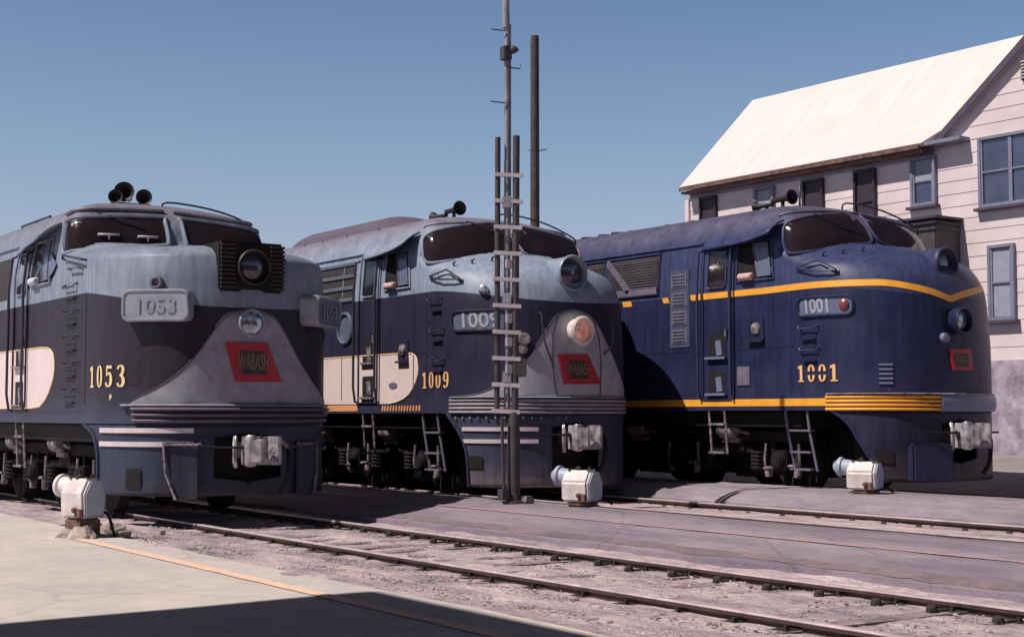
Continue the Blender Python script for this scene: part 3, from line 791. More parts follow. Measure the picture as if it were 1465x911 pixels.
# painted lines
def line(name, x0, x1, y0, y1, w, m, zf, label, seed=0):
    vs = []; n = 80
    for i in range(n+1):
        t = i/n; x = x0+(x1-x0)*t; y = y0+(y1-y0)*t; ww = w*(1+.06*math.sin(i*1.7+seed)+.05*math.sin(i*4.1))
        for s in (-1, 1): vs.append((x, y+s*ww/2, zf(y+s*ww/2)+.008))
    mb = MB(); mb.add(vs, [(2*i, 2*i+2, 2*i+3, 2*i+1) for i in range(n)]); return struct(mb.build(name, m))
M['oline'] = ground_mat('worn_orange', (.84, .58, .44), (.74, .52, .44), 6, spots=.5, fine=50, bump=.1, spotcol=(.4, .36, .36))
M['oline2'] = ground_mat('faded_orange', (.50, .31, .30), (.33, .26, .30), 3, spots=.9, fine=50, bump=.1, spotcol=(.28, .24, .30))
line('painted_line', -15.6, 3, 5.02, 4.80, .13, 'oline', zg, '')
line('painted_line', -22, 8, 10.0, 10.0, .055, 'oline2', zg, '', 2)
noise_sheet('dirt_streak', -22, 9, 9.24, 9.42, .12, .09, lambda d: zg(d)+.007, 'stain', .001, 21, edge=.10)

# loose stones
def pebbles(name, n, reg, zf, m, smin, smax, label):
    mb = MB(); rng = random.Random(5+n)
    for _ in range(n):
        x = rng.uniform(reg[0], reg[1]); y = rng.uniform(reg[2], reg[3]); s = rng.uniform(smin, smax)*(1.6 if rng.random() < .08 else 1)
        vs = []
        for a in [(1, 0, 0), (-1, 0, 0), (0, 1, 0), (0, -1, 0), (0, 0, 1), (0, 0, -1)]:
            k = s*rng.uniform(.6, 1.1); vs.append((x+a[0]*k, y+a[1]*k, zf(y)+a[2]*k*.6+s*.2))
        mb.add(vs, [(0, 2, 4), (2, 1, 4), (1, 3, 4), (3, 0, 4), (2, 0, 5), (1, 2, 5), (3, 1, 5), (0, 3, 5)])
    o = mb.build(name, m, angle=10); o['kind'] = 'stuff'; o['label'] = label; return o
pebbles('gravel', 5200, (-17.5, -3.5, 5.5, 6.6), lambda d: -.19 if d < 6.0 else -.215, 'stone', .006, .022, 'loose grey gravel beside the nearest rail')
pebbles('gravel', 4200, (-17.5, -3.5, 6.9, 8.95), lambda d: -.24, 'stone', .005, .018, 'crushed stone between the rails of the nearest track')
pebbles('gravel', 1200, (-18, -8, 13.5, 13.9), lambda d: -.10, 'stone', .008, .024, 'loose stones along the middle track')

# ============================================================ TRACKS
M['railtop'] = mat('polished_rail', (.70, .60, .64), .34, .25, noise=.25, scale=5)
M['railside'] = mat('rusty_rail', (.055, .03, .032), .8, noise=.4, scale=10)
M['tie'] = mat('weathered_tie', (.27, .22, .25), .9, noise=.4, scale=7, tint=(.13, .10, .12), bump=.6)
M['spike'] = mat('spike_iron', (.03, .022, .025), .8, noise=.4)
def railroad(yc, ztop, x0, x1, tx0, tx1, label, gauge=1.5, tie_top=None):
    t = thing('railway_track', label, 'track', (x1, yc, ztop-.3))
    for s in (-1, 1):
        y = s*gauge/2
        mb = MB(); prof = [(-.07, .14), (-.07, .155), (-.012, .18), (-.010, .25), (-.035, .265), (-.035, .285)]
        full = prof+[(-a, b) for a, b in prof[::-1]]
        n = len(full); vs = [(x0-x1, y+a, b) for a, b in full]+[(0, y+a, b) for a, b in full]
        mb.add(vs, [(k, k+1, n+k+1, n+k) for k in range(n-1)]+[(n-1, 0, n, 2*n-1), tuple(range(n)), tuple(range(2*n-1, n-1, -1))])
        r = mb.build('rail', 'railside', t)
        h = MB(); h.box(((x0-x1)/2, y, .2935), (x1-x0, .066, .015)); h.build('rail_head', 'railtop', r, bevel=.004)
    tt = tie_top if tie_top is not None else .145
    rng = random.Random(3); x = tx0; first = None; k = 0
    while x < tx1 and k < 95:
        if first is None:
            mb = MB(); mb.box((0, 0, tt-.09), (.22, 2.5, .18)); first = mb.build('tie', 'tie', t, bevel=.015); o = first
            plates = []
            for s in (-1, 1):
                p = MB(); p.box((0, s*gauge/2, tt-.004), (.14, .25, .018))
                for e in (-.085, .085): p.box((.035, s*gauge/2+e, tt+.015), (.026, .03, .045))
                if s > 0: p.box((-.02, gauge/2-.15, tt+.004), (.05, .16, .02)); p.lathe([(-.02, .035), (.02, .045), (.05, .03), (.06, 0)], (-.02, gauge/2-.24, tt), (.2, -.2, 1), 7)
                plates.append(p.build('tie_plate', 'spike', first))
        else:
            o = first.copy(); C.objects.link(o); o.parent = t
            for pl in plates: c = pl.copy(); C.objects.link(c); c.parent = o
        o.location = (x-x1+rng.uniform(-.03, .03), rng.uniform(-.05, .05), rng.uniform(-.012, .006)); o.rotation_euler = (0, 0, rng.uniform(-.03, .03))
        x += .56; k += 1
    return t
railroad(7.72, -.17, -42, 8, -22, -5.0, 'nearest track running under the plum nosed locomotive', gauge=1.62, tie_top=.232)
railroad(12.6, -.04, -42, 10, -20, -8.5, 'middle track running under the pole and ladder locomotive', tie_top=.20)
railroad(16.35, 0.0, -42, 14, -15, -9, 'farthest track running under the blue locomotive', tie_top=.12)

# ============================================================ LOCOMOTIVES
S3 = E_SHAPE; S1 = A_SHAPE
belt3 = lambda q: pchip([0, .02, .6, 1.1, 1.9, 3], [2.71, 2.72, 2.86, 2.925, 2.93, 2.915], abs(q+.10))

def streamliner(name, label, loc, blue):
    S = S3; t = thing(name, label, 'locomotive', loc, 0, 'diesel locomotives standing side by side')
    body = P3 if blue else P2; hm = 'bluehand' if blue else 'hand'; trim = 'bluepanel' if blue else 'grey'
    B = carbody(S, body, t)
    tr = 'P3' if blue else 'P2'; M['P3'] = P3; M['P2'] = P2
    underframe(t); truck(t, -4.35, 4.3); truck(t, -15.6, 4.3, 'truck')
    gutter(S, t, -20.3, -3.55, 3.72, tr)
    # pilot
    if blue: qa = lambda z: pchip([.2, .45, .8, 1.05, 1.2], [1.16, 1.34, 1.56, 1.72, 1.95], z)
    else: qa = lambda z: pchip([.1, .6, .9, 1.1, 1.2], [1.66, 1.70, 1.82, 2.0, 2.1], z)
    zb = .24 if blue else .16
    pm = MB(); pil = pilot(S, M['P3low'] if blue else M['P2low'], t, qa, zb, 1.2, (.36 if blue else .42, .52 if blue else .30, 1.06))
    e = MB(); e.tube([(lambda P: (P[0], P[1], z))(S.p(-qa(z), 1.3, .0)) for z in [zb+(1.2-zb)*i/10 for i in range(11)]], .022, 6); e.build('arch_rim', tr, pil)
    # dark pocket behind the coupler
    k = MB(); k.box((-.75, 0, .72), (.9, 1.5, .85)); k.build('coupler_pocket', 'black', pil)
    coupler(t, .16)
    # step pocket
    sq = (-1.34, -1.10, .49, .68) if blue else (-1.70, -1.44, .42, .60)
    s = MB()
    n = 5; vs = []
    for i in range(n+1):
        P = S.p(sq[0]+(sq[1]-sq[0])*i/n, 1.3, .004); vs += [(P[0], P[1], sq[2]), (P[0], P[1], sq[3])]
    s.add(vs, [(2*i, 2*i+2, 2*i+3, 2*i+1) for i in range(n)]); s.build('step_pocket', 'opening', pil)
    # fluted bands round the nose
    for i in range(4):
        b = MB(); rib(b, S, -2.02, 2.02, 1.215+.055*i, .042, .035)
        b.build('nose_band', 'yellow' if blue else 'bandgrey', t)
    l = MB(); rib(l, S, -2.0, 2.0, 1.425, .016, .05); l.build('band_ledge', 'steel' if blue else 'grey', t)
    if blue:   # front apron plate below, chrome end of the bands
        s = MB(); s.box((-.12, -.55, .50), (.42, .62, .52), Matrix.Rotation(R(-18), 3, 'Z')); s.build('front_step_box', 'P3', pil, bevel=.03)
        c = MB(); rib(c, S, -.40, 1.9, 1.30, .235, .06); c.build('nose_band', 'bluepanel', t)
    else:
        for z in (.95, .78):
            s = MB(); vs = []; n = 30
            for i in range(n+1):
                q = -1.78+1.14*i/n
                for zz, o in ((z, -.01), (z, .008), (z+.055, .008), (z+.055, -.01)):
                    P = S.p(q, 1.3, o); vs.append((P[0], P[1], zz))
            s.add(vs, [(i*4+a, (i+1)*4+a, (i+1)*4+a+1, i*4+a+1) for i in range(n) for a in range(3)]); s.build('white_stripe', 'stripe', pil)
        for i in range(14):
            P = S.p(-1.9+.13*i, 1.3, .01); r = MB(); r.lathe([(0, .02), (.012, .014), (.015, 0)], (P[0], P[1], 1.135), S.n(-1.9+.13*i, 1.3), 8)
            r.build('bolt_head', 'dusty', pil)
    # lamps
    hl = lamp(t, -.07 if not blue else -.17, 0.0, 3.215 if not blue else 3.215, .235 if not blue else .215, .9, tr, 'lens', flare=.03, rim='grey' if not blue else 'bluehand')
    if not blue:
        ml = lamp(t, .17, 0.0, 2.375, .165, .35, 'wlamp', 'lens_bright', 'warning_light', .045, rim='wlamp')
    else:
        ml = lamp(t, .12, -.02, 2.42, .16, .3, 'P3', 'clear', 'warning_light', .045, rim='bluehand')
        b = MB(); b.lathe([(0, .07), (.06, .06), (.08, 0)], S.pn(-.30, 2.18, 0), S.n(-.30, 2.18), 16); b.build('nose_knob', 'bluepanel', t)
    # cab glass
    if blue:
        L = [(-1.62, 3.62), (-1.48, 3.84), (-1.05, 3.97), (-.50, 4.05), (-.10, 4.07), (-.07, 3.66), (-.55, 3.56), (-1.1, 3.46), (-1.5, 3.41), (-1.62, 3.46)]
    else:
        L = [(-1.62, 3.66), (-1.52, 3.82), (-1.15, 3.95), (-.50, 4.07), (-.09, 4.10), (-.07, 3.64), (-.55, 3.56), (-1.1, 3.46), (-1.5, 3.41), (-1.63, 3.48)]
    windshield(CAB_E, t, L, tr, 'windshield'); windshield(CAB_E, t, [(-a, b) for a, b in L], tr, 'windshield')
    wiper(S, t, [(-.95, 3.98), (-.60, 3.85), (-.25, 3.78)] if blue else [(-.7, 4.07), (-.45, 3.95), (.0, 3.88)])
    for q, z in ((-1.62, 3.34), (-1.30, 3.37), (-.95, 3.41)):
        w = MB(); w.tube([S.pn(q, z, 0), S.pn(q, z, .05), S.pn(q+.05, z+.01, .06)], .016, 6); w.build('wiper_pivot', hm, t)
    # visor over the windshield
    v = MB(); v.tube([S.pn(-1.45+2.9*i/20, 4.0+.115*(1-abs(i/10-1)**1.6), .012) for i in range(21)], .02, 6); v.build('rain_visor', tr, t)
    # roof grab over the right windshield
    handrail(t, smooth_poly([(-2.15, .1, 4.16), (-2.12, .15, 4.31), (-1.95, .75, 4.22), (-1.75, 1.25, 3.98), (-1.75, 1.3, 3.86)], 4, False), .014, hm, 'roof_rail')
    handrail(t, [(-2.3, -1.05, 4.0), (-2.32, -1.07, 4.1), (-2.75, -1.1, 4.1), (-2.78, -1.1, 3.98)], .014, hm, 'roof_rail')
    # hood handrails
    handrail(t, [S.pn(-2.24, 3.17, 0), S.pn(-2.2, 3.19, .06), S.pn(-1.82, 3.235, .07), S.pn(-1.66, 3.10, .07), S.pn(-1.66, 3.10, 0)], .013, hm)
    handrail(t, [S.pn(-2.2, 3.17, .05), S.pn(-2.0, 3.12, .07), S.pn(-1.8, 3.10, .07), S.pn(-1.66, 3.10, .06)], .013, hm)
    for q, z in ((-2.24, 3.17), (-1.66, 3.10)):
        b = MB(); b.lathe([(0, .035), (.02, .03), (.025, 0)], S.pn(q, z, 0), S.n(q, z), 12); b.build('rail_socket', hm, t)
    # toe steps up the nose
    for z in ((2.30, 2.00) if blue else (2.80, 2.36, 1.92)): grab_step(S, t, -2.30 if not blue else -2.28, z, .34, hm, tr)
    # classification lamp and number board
    if blue:
        number_board(S, t, -2.44, -1.56, 2.50, 2.76, '1001', tr, 'numglass2', 'numpale', -2.38, -1.84)
        b = MB(); b.lathe([(0, .08), (.03, .07), (.045, .04), (.05, 0)], S.pn(-1.69, 2.635, .0), S.n(-1.69, 2.635), 20); b.build('marker_lamp', 'redlens', t)
    else:
        number_board(S, t, -1.94, -1.02, 2.37, 2.65, '1009', tr, 'numglass2', 'numpale', -1.86, -1.10)
        b = MB(); b.lathe([(0, .075), (.05, .07), (.09, .045), (.10, 0)], S.pn(-1.36, 2.94, 0), S.n(-1.36, 2.94), 20); b.build('marker_lamp', 'clear', t)
        b = MB(); b.lathe([(0, .05), (.05, .09), (.07, .08), (.08, 0)], S.pn(-.84, 2.24, 0), S.n(-.84, 2.24), 16); b.lathe([(0, .05), (.05, .07), (.07, 0)], S.pn(-.86, 2.10, 0), S.n(-.86, 2.10), 16)
        b.build('nose_plug', 'dusty', t)
    # door, side window, awning
    dx = (-3.52, -2.86) if blue else (-3.74, -3.10)
    door(S, t, dx[0]+.02, dx[1]-.02, 1.36, 3.68, tr, hm, bright=not blue)
    wx = (-2.76, -1.98) if blue else (-2.90, -2.12)
    side_window(S, t, wx[0], wx[1], 3.08, 3.66, tr, slope=.10)
    awning(S, t, wx[0]-.75, wx[1]+.10, tr)
    # ventilator plate
    vx, vz = (-2.34, 2.38) if blue else (-2.31, 2.15)
    q = S.qx(vx, vz); b = MB(); patch(b, S, rounded(q-.15, q+.15, vz-.17, vz+.17, .03, 2), .02, 2, .03); vp = b.build('inspection_plate', tr, t)
    b = MB(); b.lathe([(0, .09), (.03, .08), (.05, .035), (.07, 0)], S.pn(q, vz, .02), (0, -1, 0), 16); b.build('latch_knob', 'dusty', vp)
    b = MB(); b.box((vx, -1.54, vz-.18), (.32, .06, .03)); b.build('drip_lip', 'gasket', vp)
    seams(S, t, tr, [('v', -1.66, 1.45, 3.1), ('v', -2.02, 1.45, 3.05), ('h', -20, -3.8, 2.10), ('h', -2.8, -1.6, 2.10), ('v', -4.30, 1.4, 3.7), ('v', -8.0, 1.4, 3.7)])
    #rivets(S, t, tr, -2.78, -1.7, 2.14, .15); rivets(S, t, tr, -6.0, -3.85, 2.06, .15)
    for z in (.0,):
        l = MB(); x0 = -1.62
        for x in (x0-.22, x0+.20): l.tube([(x, -1.45, 1.2), (x+.02, -1.42, .9), (x+.12, -1.38, .36)], .02, 8)
        for zz in (.92, .62, .38): l.box((x0+.06, -1.41, zz), (.40, .10, .025))
        l.build('nose_ladder', 'slat', t)
    # horn
    hp = (-3.50, 0, 4.44); h = MB(); trumpet(h, (hp[0]+.02, -.02, hp[2]+.05), (1, -.05, .03), .95); trumpet(h, (hp[0]-.02, -.02, hp[2]), (-1, -.1, -.02), .75)
    h.tube([(hp[0]-.15, 0, 4.28), (hp[0]-.15, 0, hp[2])], .03, 8); h.tube([(hp[0]+.2, 0, 4.28), (hp[0]+.2, 0, hp[2]+.05)], .03, 8); h.box((hp[0], 0, 4.30), (.5, .14, .03))
    h.build('horn', 'horn', t)
    return t, S, tr, hm

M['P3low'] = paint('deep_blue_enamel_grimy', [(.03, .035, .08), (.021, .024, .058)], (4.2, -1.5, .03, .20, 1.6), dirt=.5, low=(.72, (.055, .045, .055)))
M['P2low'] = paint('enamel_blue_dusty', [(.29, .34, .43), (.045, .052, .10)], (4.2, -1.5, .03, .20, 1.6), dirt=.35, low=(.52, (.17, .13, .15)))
M['panelblue'] = mat('panel_blue', (.075, .08, .15), .45, noise=.15)
M['panelblue2'] = mat('panel_pale', (.15, .16, .25), .4, noise=.12)
M['bandgrey'] = mat('band_grey', (.30, .27, .32), .5, noise=.2)
M['wlamp'] = mat('white_lamp_housing', (.74, .66, .62), .45, noise=.08)

m_ = M['lens_bright']; pb_ = m_.node_tree.nodes['Principled BSDF']; pb_.inputs['Emission Color'].default_value = (1.0, .42, .30, 1); pb_.inputs['Emission Strength'].default_value = .18  # faint warm emission on the lens
# ---- blue locomotive with the yellow lines
t3, S, tr, hm = streamliner('diesel_locomotive', 'deep blue streamlined diesel locomotive with yellow lines, numbered 1001, farthest right before the house', (-13.15, 16.35, 0), True)
number(S, '1001', -2.52, 1.595, .235, .80, t3, 'gold2', 'amber numerals 1001 on the blue side', gap=True)
q0 = S.qx(-3.78, 2.94)
b = MB(); qs = [q0+(-.0-q0)*i/60 for i in range(61)]+[1.9*i/30 for i in range(1, 31)]
strip(b, S, qs, lambda q: belt3(q)-.045, lambda q: belt3(q)+.045, .007, .012); b.build('belt_line', 'yellow', t3)
for xa, xb in ((-5.42, -5.20), (-4.42, -4.28)):
    b = MB(); strip(b, S, [S.qx(xa, 2.9), S.qx(xb, 2.9)], 2.87, 2.955, .007); b.build('belt_line', 'yellow', t3)
b = MB(); strip(b, S, [S.qx(-20.4, 1.3), -12, -6, -4]+[-3+.98*i/20 for i in range(21)], 1.262, 1.365, .008); b.build('sill_line', 'yellow', t3)
flag(S, t3, -.22, .22, -.16, .26, 2.03, 1.74, 'small red flag emblem on the blue nose')
# engine room windows, ladder panel
for (a, b_) in ((-6.45, -5.95), (-5.85, -4.52)):
    w = MB(); patch(w, S, [(S.qx(x, z), z) for x, z in dens([(a, 3.02), (b_, 3.02), (b_, 3.66), (a, 3.66)], .2)], .006, 3); w_ = w.build('grille', 'mesh', t3)
    w = MB(); edge_tube(w, S, [(S.qx(x, z), z) for x, z in [(a, 3.02), (b_, 3.02), (b_, 3.66), (a, 3.66)]], .022, .01); w.build('grille_frame', tr, w_)
    w = MB()
    for k in range(14):
        z = 3.06+.042*k; w.tube([(a+.03, -1.507, z), (b_-.03, -1.507, z)], .005, 4)
    w.build('wire_screen', 'slat', w_)
for pts in ([(-5.80, 3.62), (-5.25, 3.10)], [(-6.0, 3.08), (-4.55, 3.08)]):
    w = MB(); (xa, za), (xb, zb_) = pts; L = math.hypot(xb-xa, zb_-za)
    w.box(((xa+xb)/2, -1.52, (za+zb_)/2), (L, .03, .10), Matrix.Rotation(-math.atan2(zb_-za, xb-xa), 3, 'Y')); w.build('truss_brace', 'slat', t3)
w = MB(); w.box((-4.03, -1.50, 2.76), (.46, .024, 1.20)); w.build('panel_strip', 'panelblue', t3, bevel=.008)  # pale blue strip behind four lighter slatted squares
for k in range(4):
    z = 3.19-.285*k; x = -4.03
    w = MB(); w.box((x, -1.506, z), (.38, .03, .235)); pw = w.build('pale_panel', 'panelblue2', t3, bevel=.012)
    w = MB()
    for j in range(4): w.box((x, -1.525, z-.07+.05*j), (.28, .02, .02), Matrix.Rotation(R(25), 3, 'X'))
    w.build('louvre', 'slat', pw)
for k in range(5):
    q = -1.18; z = 1.55+.062*k; w = MB(); strip(w, S, [q-.09, q, q+.09], z, z+.03, .018, .02); w.build('louvre', 'bluepanel', t3)
b = MB(); b.box((-2.62, -1.51, 1.70), (.26, .02, .28)); b.build('data_plate', 'slat', t3, bevel=.006)
for x, s in ((-8.3, 1.0), (-7.8, .9), (-7.4, 1.0), (-7.05, .3), (-6.05, .3), (-5.4, .3)):
    v = MB(); v.lathe([(-.04, .09*s+.02), (.06, .09*s+.02), (.07, .13*s+.02), (.11, .13*s+.02), (.12, .0)], (x, 0, 4.28), (0, 0, 1), 20); v.build('roof_vent', 'horn' if s > .5 else 'bluehand', t3)
for x in (-4.7, -4.2, -3.6):
    v = MB(); v.tube([(x, -1.02, 4.03), (x+.02, -1.08, 4.12), (x+.10, -1.1, 4.06)], .02, 6); v.build('lifting_lug', 'bluehand', t3)
v = MB(); v.tube([(-3.18, .25, 4.25), (-3.18, .25, 4.80)], .018, 6); v.build('antenna', 'bluehand', t3)

# ---- grey and blue locomotive behind the ladder mast
t2, S, tr, hm = streamliner('diesel_locomotive', 'grey topped locomotive numbered 1009 with white bell-nose lamp, in the middle behind the ladder mast', (-16.85, 12.6, -.04), False)
number(S, '1009', -2.74, 1.565, .235, .80, t2, 'gold2', 'gold numerals 1009 below the toe steps')
AP2 = [(-2.0, 1.43), (-1.6, 1.46), (-1.30, 1.55), (-.96, 1.80), (-.68, 2.12), (-.46, 2.44), (-.28, 2.62), (0.0, 2.69), (.28, 2.62), (.46, 2.44), (.68, 2.12), (.96, 1.80), (1.30, 1.55), (1.6, 1.46), (2.0, 1.43)]
def apron_mesh(S, pts, zb, name, m, parent):
    qa = [p[0] for p in pts]; za = [p[1] for p in pts]; b = MB()
    qs = [qa[0]+(qa[-1]-qa[0])*i/90 for i in range(91)]; vs = []; fs = []; K = 14
    for q in qs:
        top = pchip(qa, za, q)
        for k in range(K+1):
            z = zb+(top-zb)*k/K; vs.append(S.pn(q, z, .005))
    for i in range(90):
        for k in range(K): fs.append((i*(K+1)+k, (i+1)*(K+1)+k, (i+1)*(K+1)+k+1, i*(K+1)+k+1))
    b.add(vs, fs, True)
    o = b.build(name, m, parent, solid=.006)
    e = MB(); e.tube([S.pn(q, pchip(qa, za, q), .004) for q in qs], .010, 5); e.build('apron_edge', 'gasket', o)
    return o
ap = apron_mesh(S, AP2, 1.43, 'nose_apron', 'apron2', t2)
flag(S, t2, -.34, .18, -.24, .42, 2.03, 1.61, 'crimson flag emblem under the round warning lamp')
# nose door outline and hinges
b = MB(); b.tube([S.pn(q, z, .012) for q, z in [(-.36, 1.45), (-.42, 1.9), (-.40, 2.3), (-.30, 2.58)]], .008, 5); b.build('nose_door_seam', 'gasket', t2); b = MB(); b.tube([S.pn(q, z, .012) for q, z in [(.42, 1.45), (.45, 1.9), (.42, 2.3), (.32, 2.58)]], .008, 5); b.build('nose_door_seam', 'gasket', t2)
handrail(t2, smooth_poly([S.pn(-.62, 2.60, .0), S.pn(-.60, 2.58, .10), S.pn(-.58, 2.2, .12), S.pn(-.46, 1.9, .10), S.pn(-.42, 1.86, 0)], 3, False), .014, 'hand')
handrail(t2, smooth_poly([S.pn(.62, 2.60, .0), S.pn(.60, 2.58, .10), S.pn(.58, 2.2, .12), S.pn(.52, 2.05, 0)], 3, False), .014, 'hand')
WP2 = [(-20.3, 1.345), (-2.45, 1.345), (-2.15, 1.44), (-1.97, 1.62), (-1.89, 1.84), (-1.92, 2.02), (-2.05, 2.09), (-2.3, 2.10), (-20.3, 2.10)]
def side_panel(S, pts, name, m, parent, nx=60):
    b = MB(); q = dens(pts, .25); patch(b, S, [(S.qx(x, z), z) for x, z in q], .005, 1, .008)
    return b.build(name, m, parent)
def panel_grid(S, top, bot, x0, x1, name, m, parent):
    b = MB(); vs = []; n = 60
    for i in range(n+1):
        x = x0+(x1-x0)*(1-(1-i/n)**3)
        for z in (bot(x), (bot(x)+top(x))/2, top(x)): vs.append(S.pn(S.qx(x, z), z, .005))
    b.add(vs, [(i*3+k, (i+1)*3+k, (i+1)*3+k+1, i*3+k+1) for i in range(n) for k in range(2)])
    return b.build(name, m, parent, solid=.004)
WT2 = lambda x: pchip([-21, -2.25, -2.05, -1.93, -1.885, -1.88], [2.10, 2.10, 2.085, 2.02, 1.90, 1.84], x)
WB2 = lambda x: pchip([-21, -2.75, -2.4, -2.15, -1.97, -1.89, -1.88], [1.345, 1.345, 1.39, 1.48, 1.64, 1.78, 1.839], x)
wp = panel_grid(S, WT2, WB2, -20.3, -1.881, 'side_panel', 'white', t2); wp['label'] = 'cream panel with rounded front end'
b = MB(); b.tube([S.pn(S.qx(x, WT2(x)), WT2(x), .004) for x in [-6, -4, -3, -2.4, -2.25, -2.15, -2.05, -1.98, -1.93, -1.9, -1.882]]+[S.pn(S.qx(x, WB2(x)), WB2(x), .004) for x in [-1.882, -1.89, -1.93, -1.97, -2.05, -2.15, -2.3, -2.5, -2.75]], .011, 5); b.build('panel_outline', 'gold', wp)
for i in range(14):
    x = -2.98+.085*i
    b = MB(); b.add([(x, -1.505, 1.235), (x+.045, -1.505, 1.235), (x+.065, -1.505, 1.315), (x+.02, -1.505, 1.315)], [(0, 1, 2, 3)]); b.build('sill_hatch', 'orange', t2, solid=.004)
b = MB(); strip(b, S, [S.qx(-20.3, 1.3), S.qx(-8, 1.3), S.qx(-3.75, 1.3)], 1.235, 1.33, .006); b.build('sill_line', 'orange', t2)
b = MB(); patch(b, S, circle(S.qx(-2.62, 1.62), 1.62, .13, 20, .05), .012, 2); b.build('builder_plate', 'slat', t2)
# porthole and air-intake slats
b = MB(); pc = [(S.qx(-4.18+.24*math.cos(a), 2.56+.24*math.sin(a)), 2.56+.24*math.sin(a)) for a in [R(k*12) for k in range(30)]]
patch(b, S, pc, .006, 3); ph = b.build('porthole', 'numglass2', t2); b = MB(); edge_tube(b, S, pc, .032, .012); b.build('porthole_rim', 'bluegrey', ph)
b = MB(); patch(b, S, [(S.qx(x, z), z) for x, z in dens([(-8, 3.02), (-3.92, 3.02), (-3.92, 3.62), (-8, 3.62)], .3)], .004, 3); gp = b.build('intake_grille', 'mesh', t2)
for z in (3.02, 3.21, 3.40, 3.60):
    b = MB(); b.box((-5.9, -S.half(-5, z)-.02, z), (4.0, .03, .045), Matrix.Rotation(R(20), 3, 'X')); b.build('slat', 'grey', gp)
# fan hatch on the roof
b = MB(); n = 20; vs = []
def hump(x, yy):
    e = 4.55-.22*abs(yy/.75)**2.6
    f = min(1, max(0, (x+7.9)/.35)**.5) if x < -7.5 else 1
    if x > -4.75: f = max(0, 1-(x+4.75)/1.25)
    return 4.10+(e-4.10)*f
xs = [-7.9, -7.88, -7.82, -7.7, -7.5, -7, -6, -5.2, -4.8, -4.74, -4.5, -4.0, -3.5]
for x in xs:
    for k in range(17):
        yy = -.85+1.7*k/16; vs.append((x, yy, hump(x, yy) if abs(yy) < .80 else 3.95))
b.add(vs, [(i*17+k, (i+1)*17+k, (i+1)*17+k+1, i*17+k+1) for i in range(len(xs)-1) for k in range(16)], True); b.build('fan_hatch', 'hump', t2, angle=30)
for x in (-6.6, -5.9, -5.0, -3.9):
    v = MB(); v.tube([(x, -1.0, 4.04), (x+.02, -1.06, 4.16), (x+.10, -1.08, 4.08)], .02, 6); v.build('lifting_lug', 'hand', t2)
for x in (-9.6, -9.2, -8.9):
    v = MB(); v.lathe([(-.04, .10), (.07, .10), (.08, .15), (.14, .15), (.15, 0)], (x, 0, 4.27), (0, 0, 1), 16); v.build('roof_vent', 'horn', t2)

M['numfaint'] = mat('number_digits_faint', (.27, .29, .38), .5)
# ---- plum and grey locomotive at the left, boxy nose
S = S1; M['P1'] = P1
t1 = thing('diesel_locomotive', 'square nosed plum and grey locomotive numbered 1053, nearest and leftmost', 'locomotive', (-16.75, 7.53, -.17), 0, 'diesel locomotives standing side by side')
carbody(S, P1, t1); underframe(t1); truck(t1, -4.75, 4.2, bright=True); truck(t1, -15.6, 4.2, 'truck')
gutter(S, t1, -20.3, -4.3, 3.76, 'P1')
qa = lambda z: pchip([.3, .8, 1.0, 1.12, 1.2], [2.14, 2.16, 2.26, 2.42, 2.7], z)
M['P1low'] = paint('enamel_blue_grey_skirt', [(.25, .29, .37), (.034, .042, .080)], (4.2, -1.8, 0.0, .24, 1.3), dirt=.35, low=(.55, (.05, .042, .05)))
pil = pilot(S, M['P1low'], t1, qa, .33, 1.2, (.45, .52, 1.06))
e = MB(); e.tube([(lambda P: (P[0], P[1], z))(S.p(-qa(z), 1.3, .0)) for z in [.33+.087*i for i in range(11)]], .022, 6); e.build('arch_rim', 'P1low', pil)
k = MB(); k.box((-.72, 0, .72), (.9, 1.5, .8)); k.build('coupler_pocket', 'black', pil)
coupler(t1, .30, .88)
for z in (1.09, .925):
    for a, bb in ((-2.10, -.70), (1.5, 2.3)):
        s = MB(); vs = []; n = 30
        for i in range(n+1):
            q = a+(bb-a)*i/n
            for zz, o in ((z, -.01), (z, .012), (z+.06, .012), (z+.06, -.01)):
                P = S.p(q, 1.3, o); vs.append((P[0], P[1], zz))
        s.add(vs, [(i*4+c, (i+1)*4+c, (i+1)*4+c+1, i*4+c+1) for i in range(n) for c in range(3)]); s.build('white_stripe', 'stripe', pil)
s = MB(); vs = []; n = 5
for i in range(n+1):
    P = S.p(-1.56+.22*i/n, 1.3, .004); vs += [(P[0], P[1], .42), (P[0], P[1], .66)]
s.add(vs, [(2*i, 2*i+2, 2*i+3, 2*i+1) for i in range(n)]); s.build('step_pocket', 'opening', pil)
for sg in (-1, 1):   # corner steps hung from the pilot
    s = MB(); A = S.p(sg*1.06, 1.3, .03); B_ = S.p(sg*.66, 1.3, .05)
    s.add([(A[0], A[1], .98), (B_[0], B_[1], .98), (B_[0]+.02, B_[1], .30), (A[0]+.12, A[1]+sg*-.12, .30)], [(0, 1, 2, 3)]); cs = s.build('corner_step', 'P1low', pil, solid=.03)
    s = MB(); s.tube([(A[0]+.02, A[1], .98), (A[0]+.06, A[1]-sg*.02, .6), (A[0]+.16, A[1]-sg*.11, .30)], .016, 6); s.tube([(A[0]+.02, A[1], .95), (B_[0]+.04, B_[1], .95)], .016, 6)
    for j in range(4): s.lathe([(0, .02), (.02, .012)], (A[0]+.03+(B_[0]-A[0])*j/3, A[1]+(B_[1]-A[1])*j/3-sg*.02, .96), (.5, sg, 0), 8)
    s.build('step_edge', 'dusty', cs)
for i in range(3):
    b = MB(); rib(b, S, -1.45, 1.45, 1.24+.07*i, .05, .05+.02*i); b.build('nose_band', 'darkband', t1) if False else b.build('nose_band', 'hump', t1)
b = MB(); rib(b, S, -1.62, 1.62, 1.425, .03, .07); b.build('band_ledge', 'apron', t1)
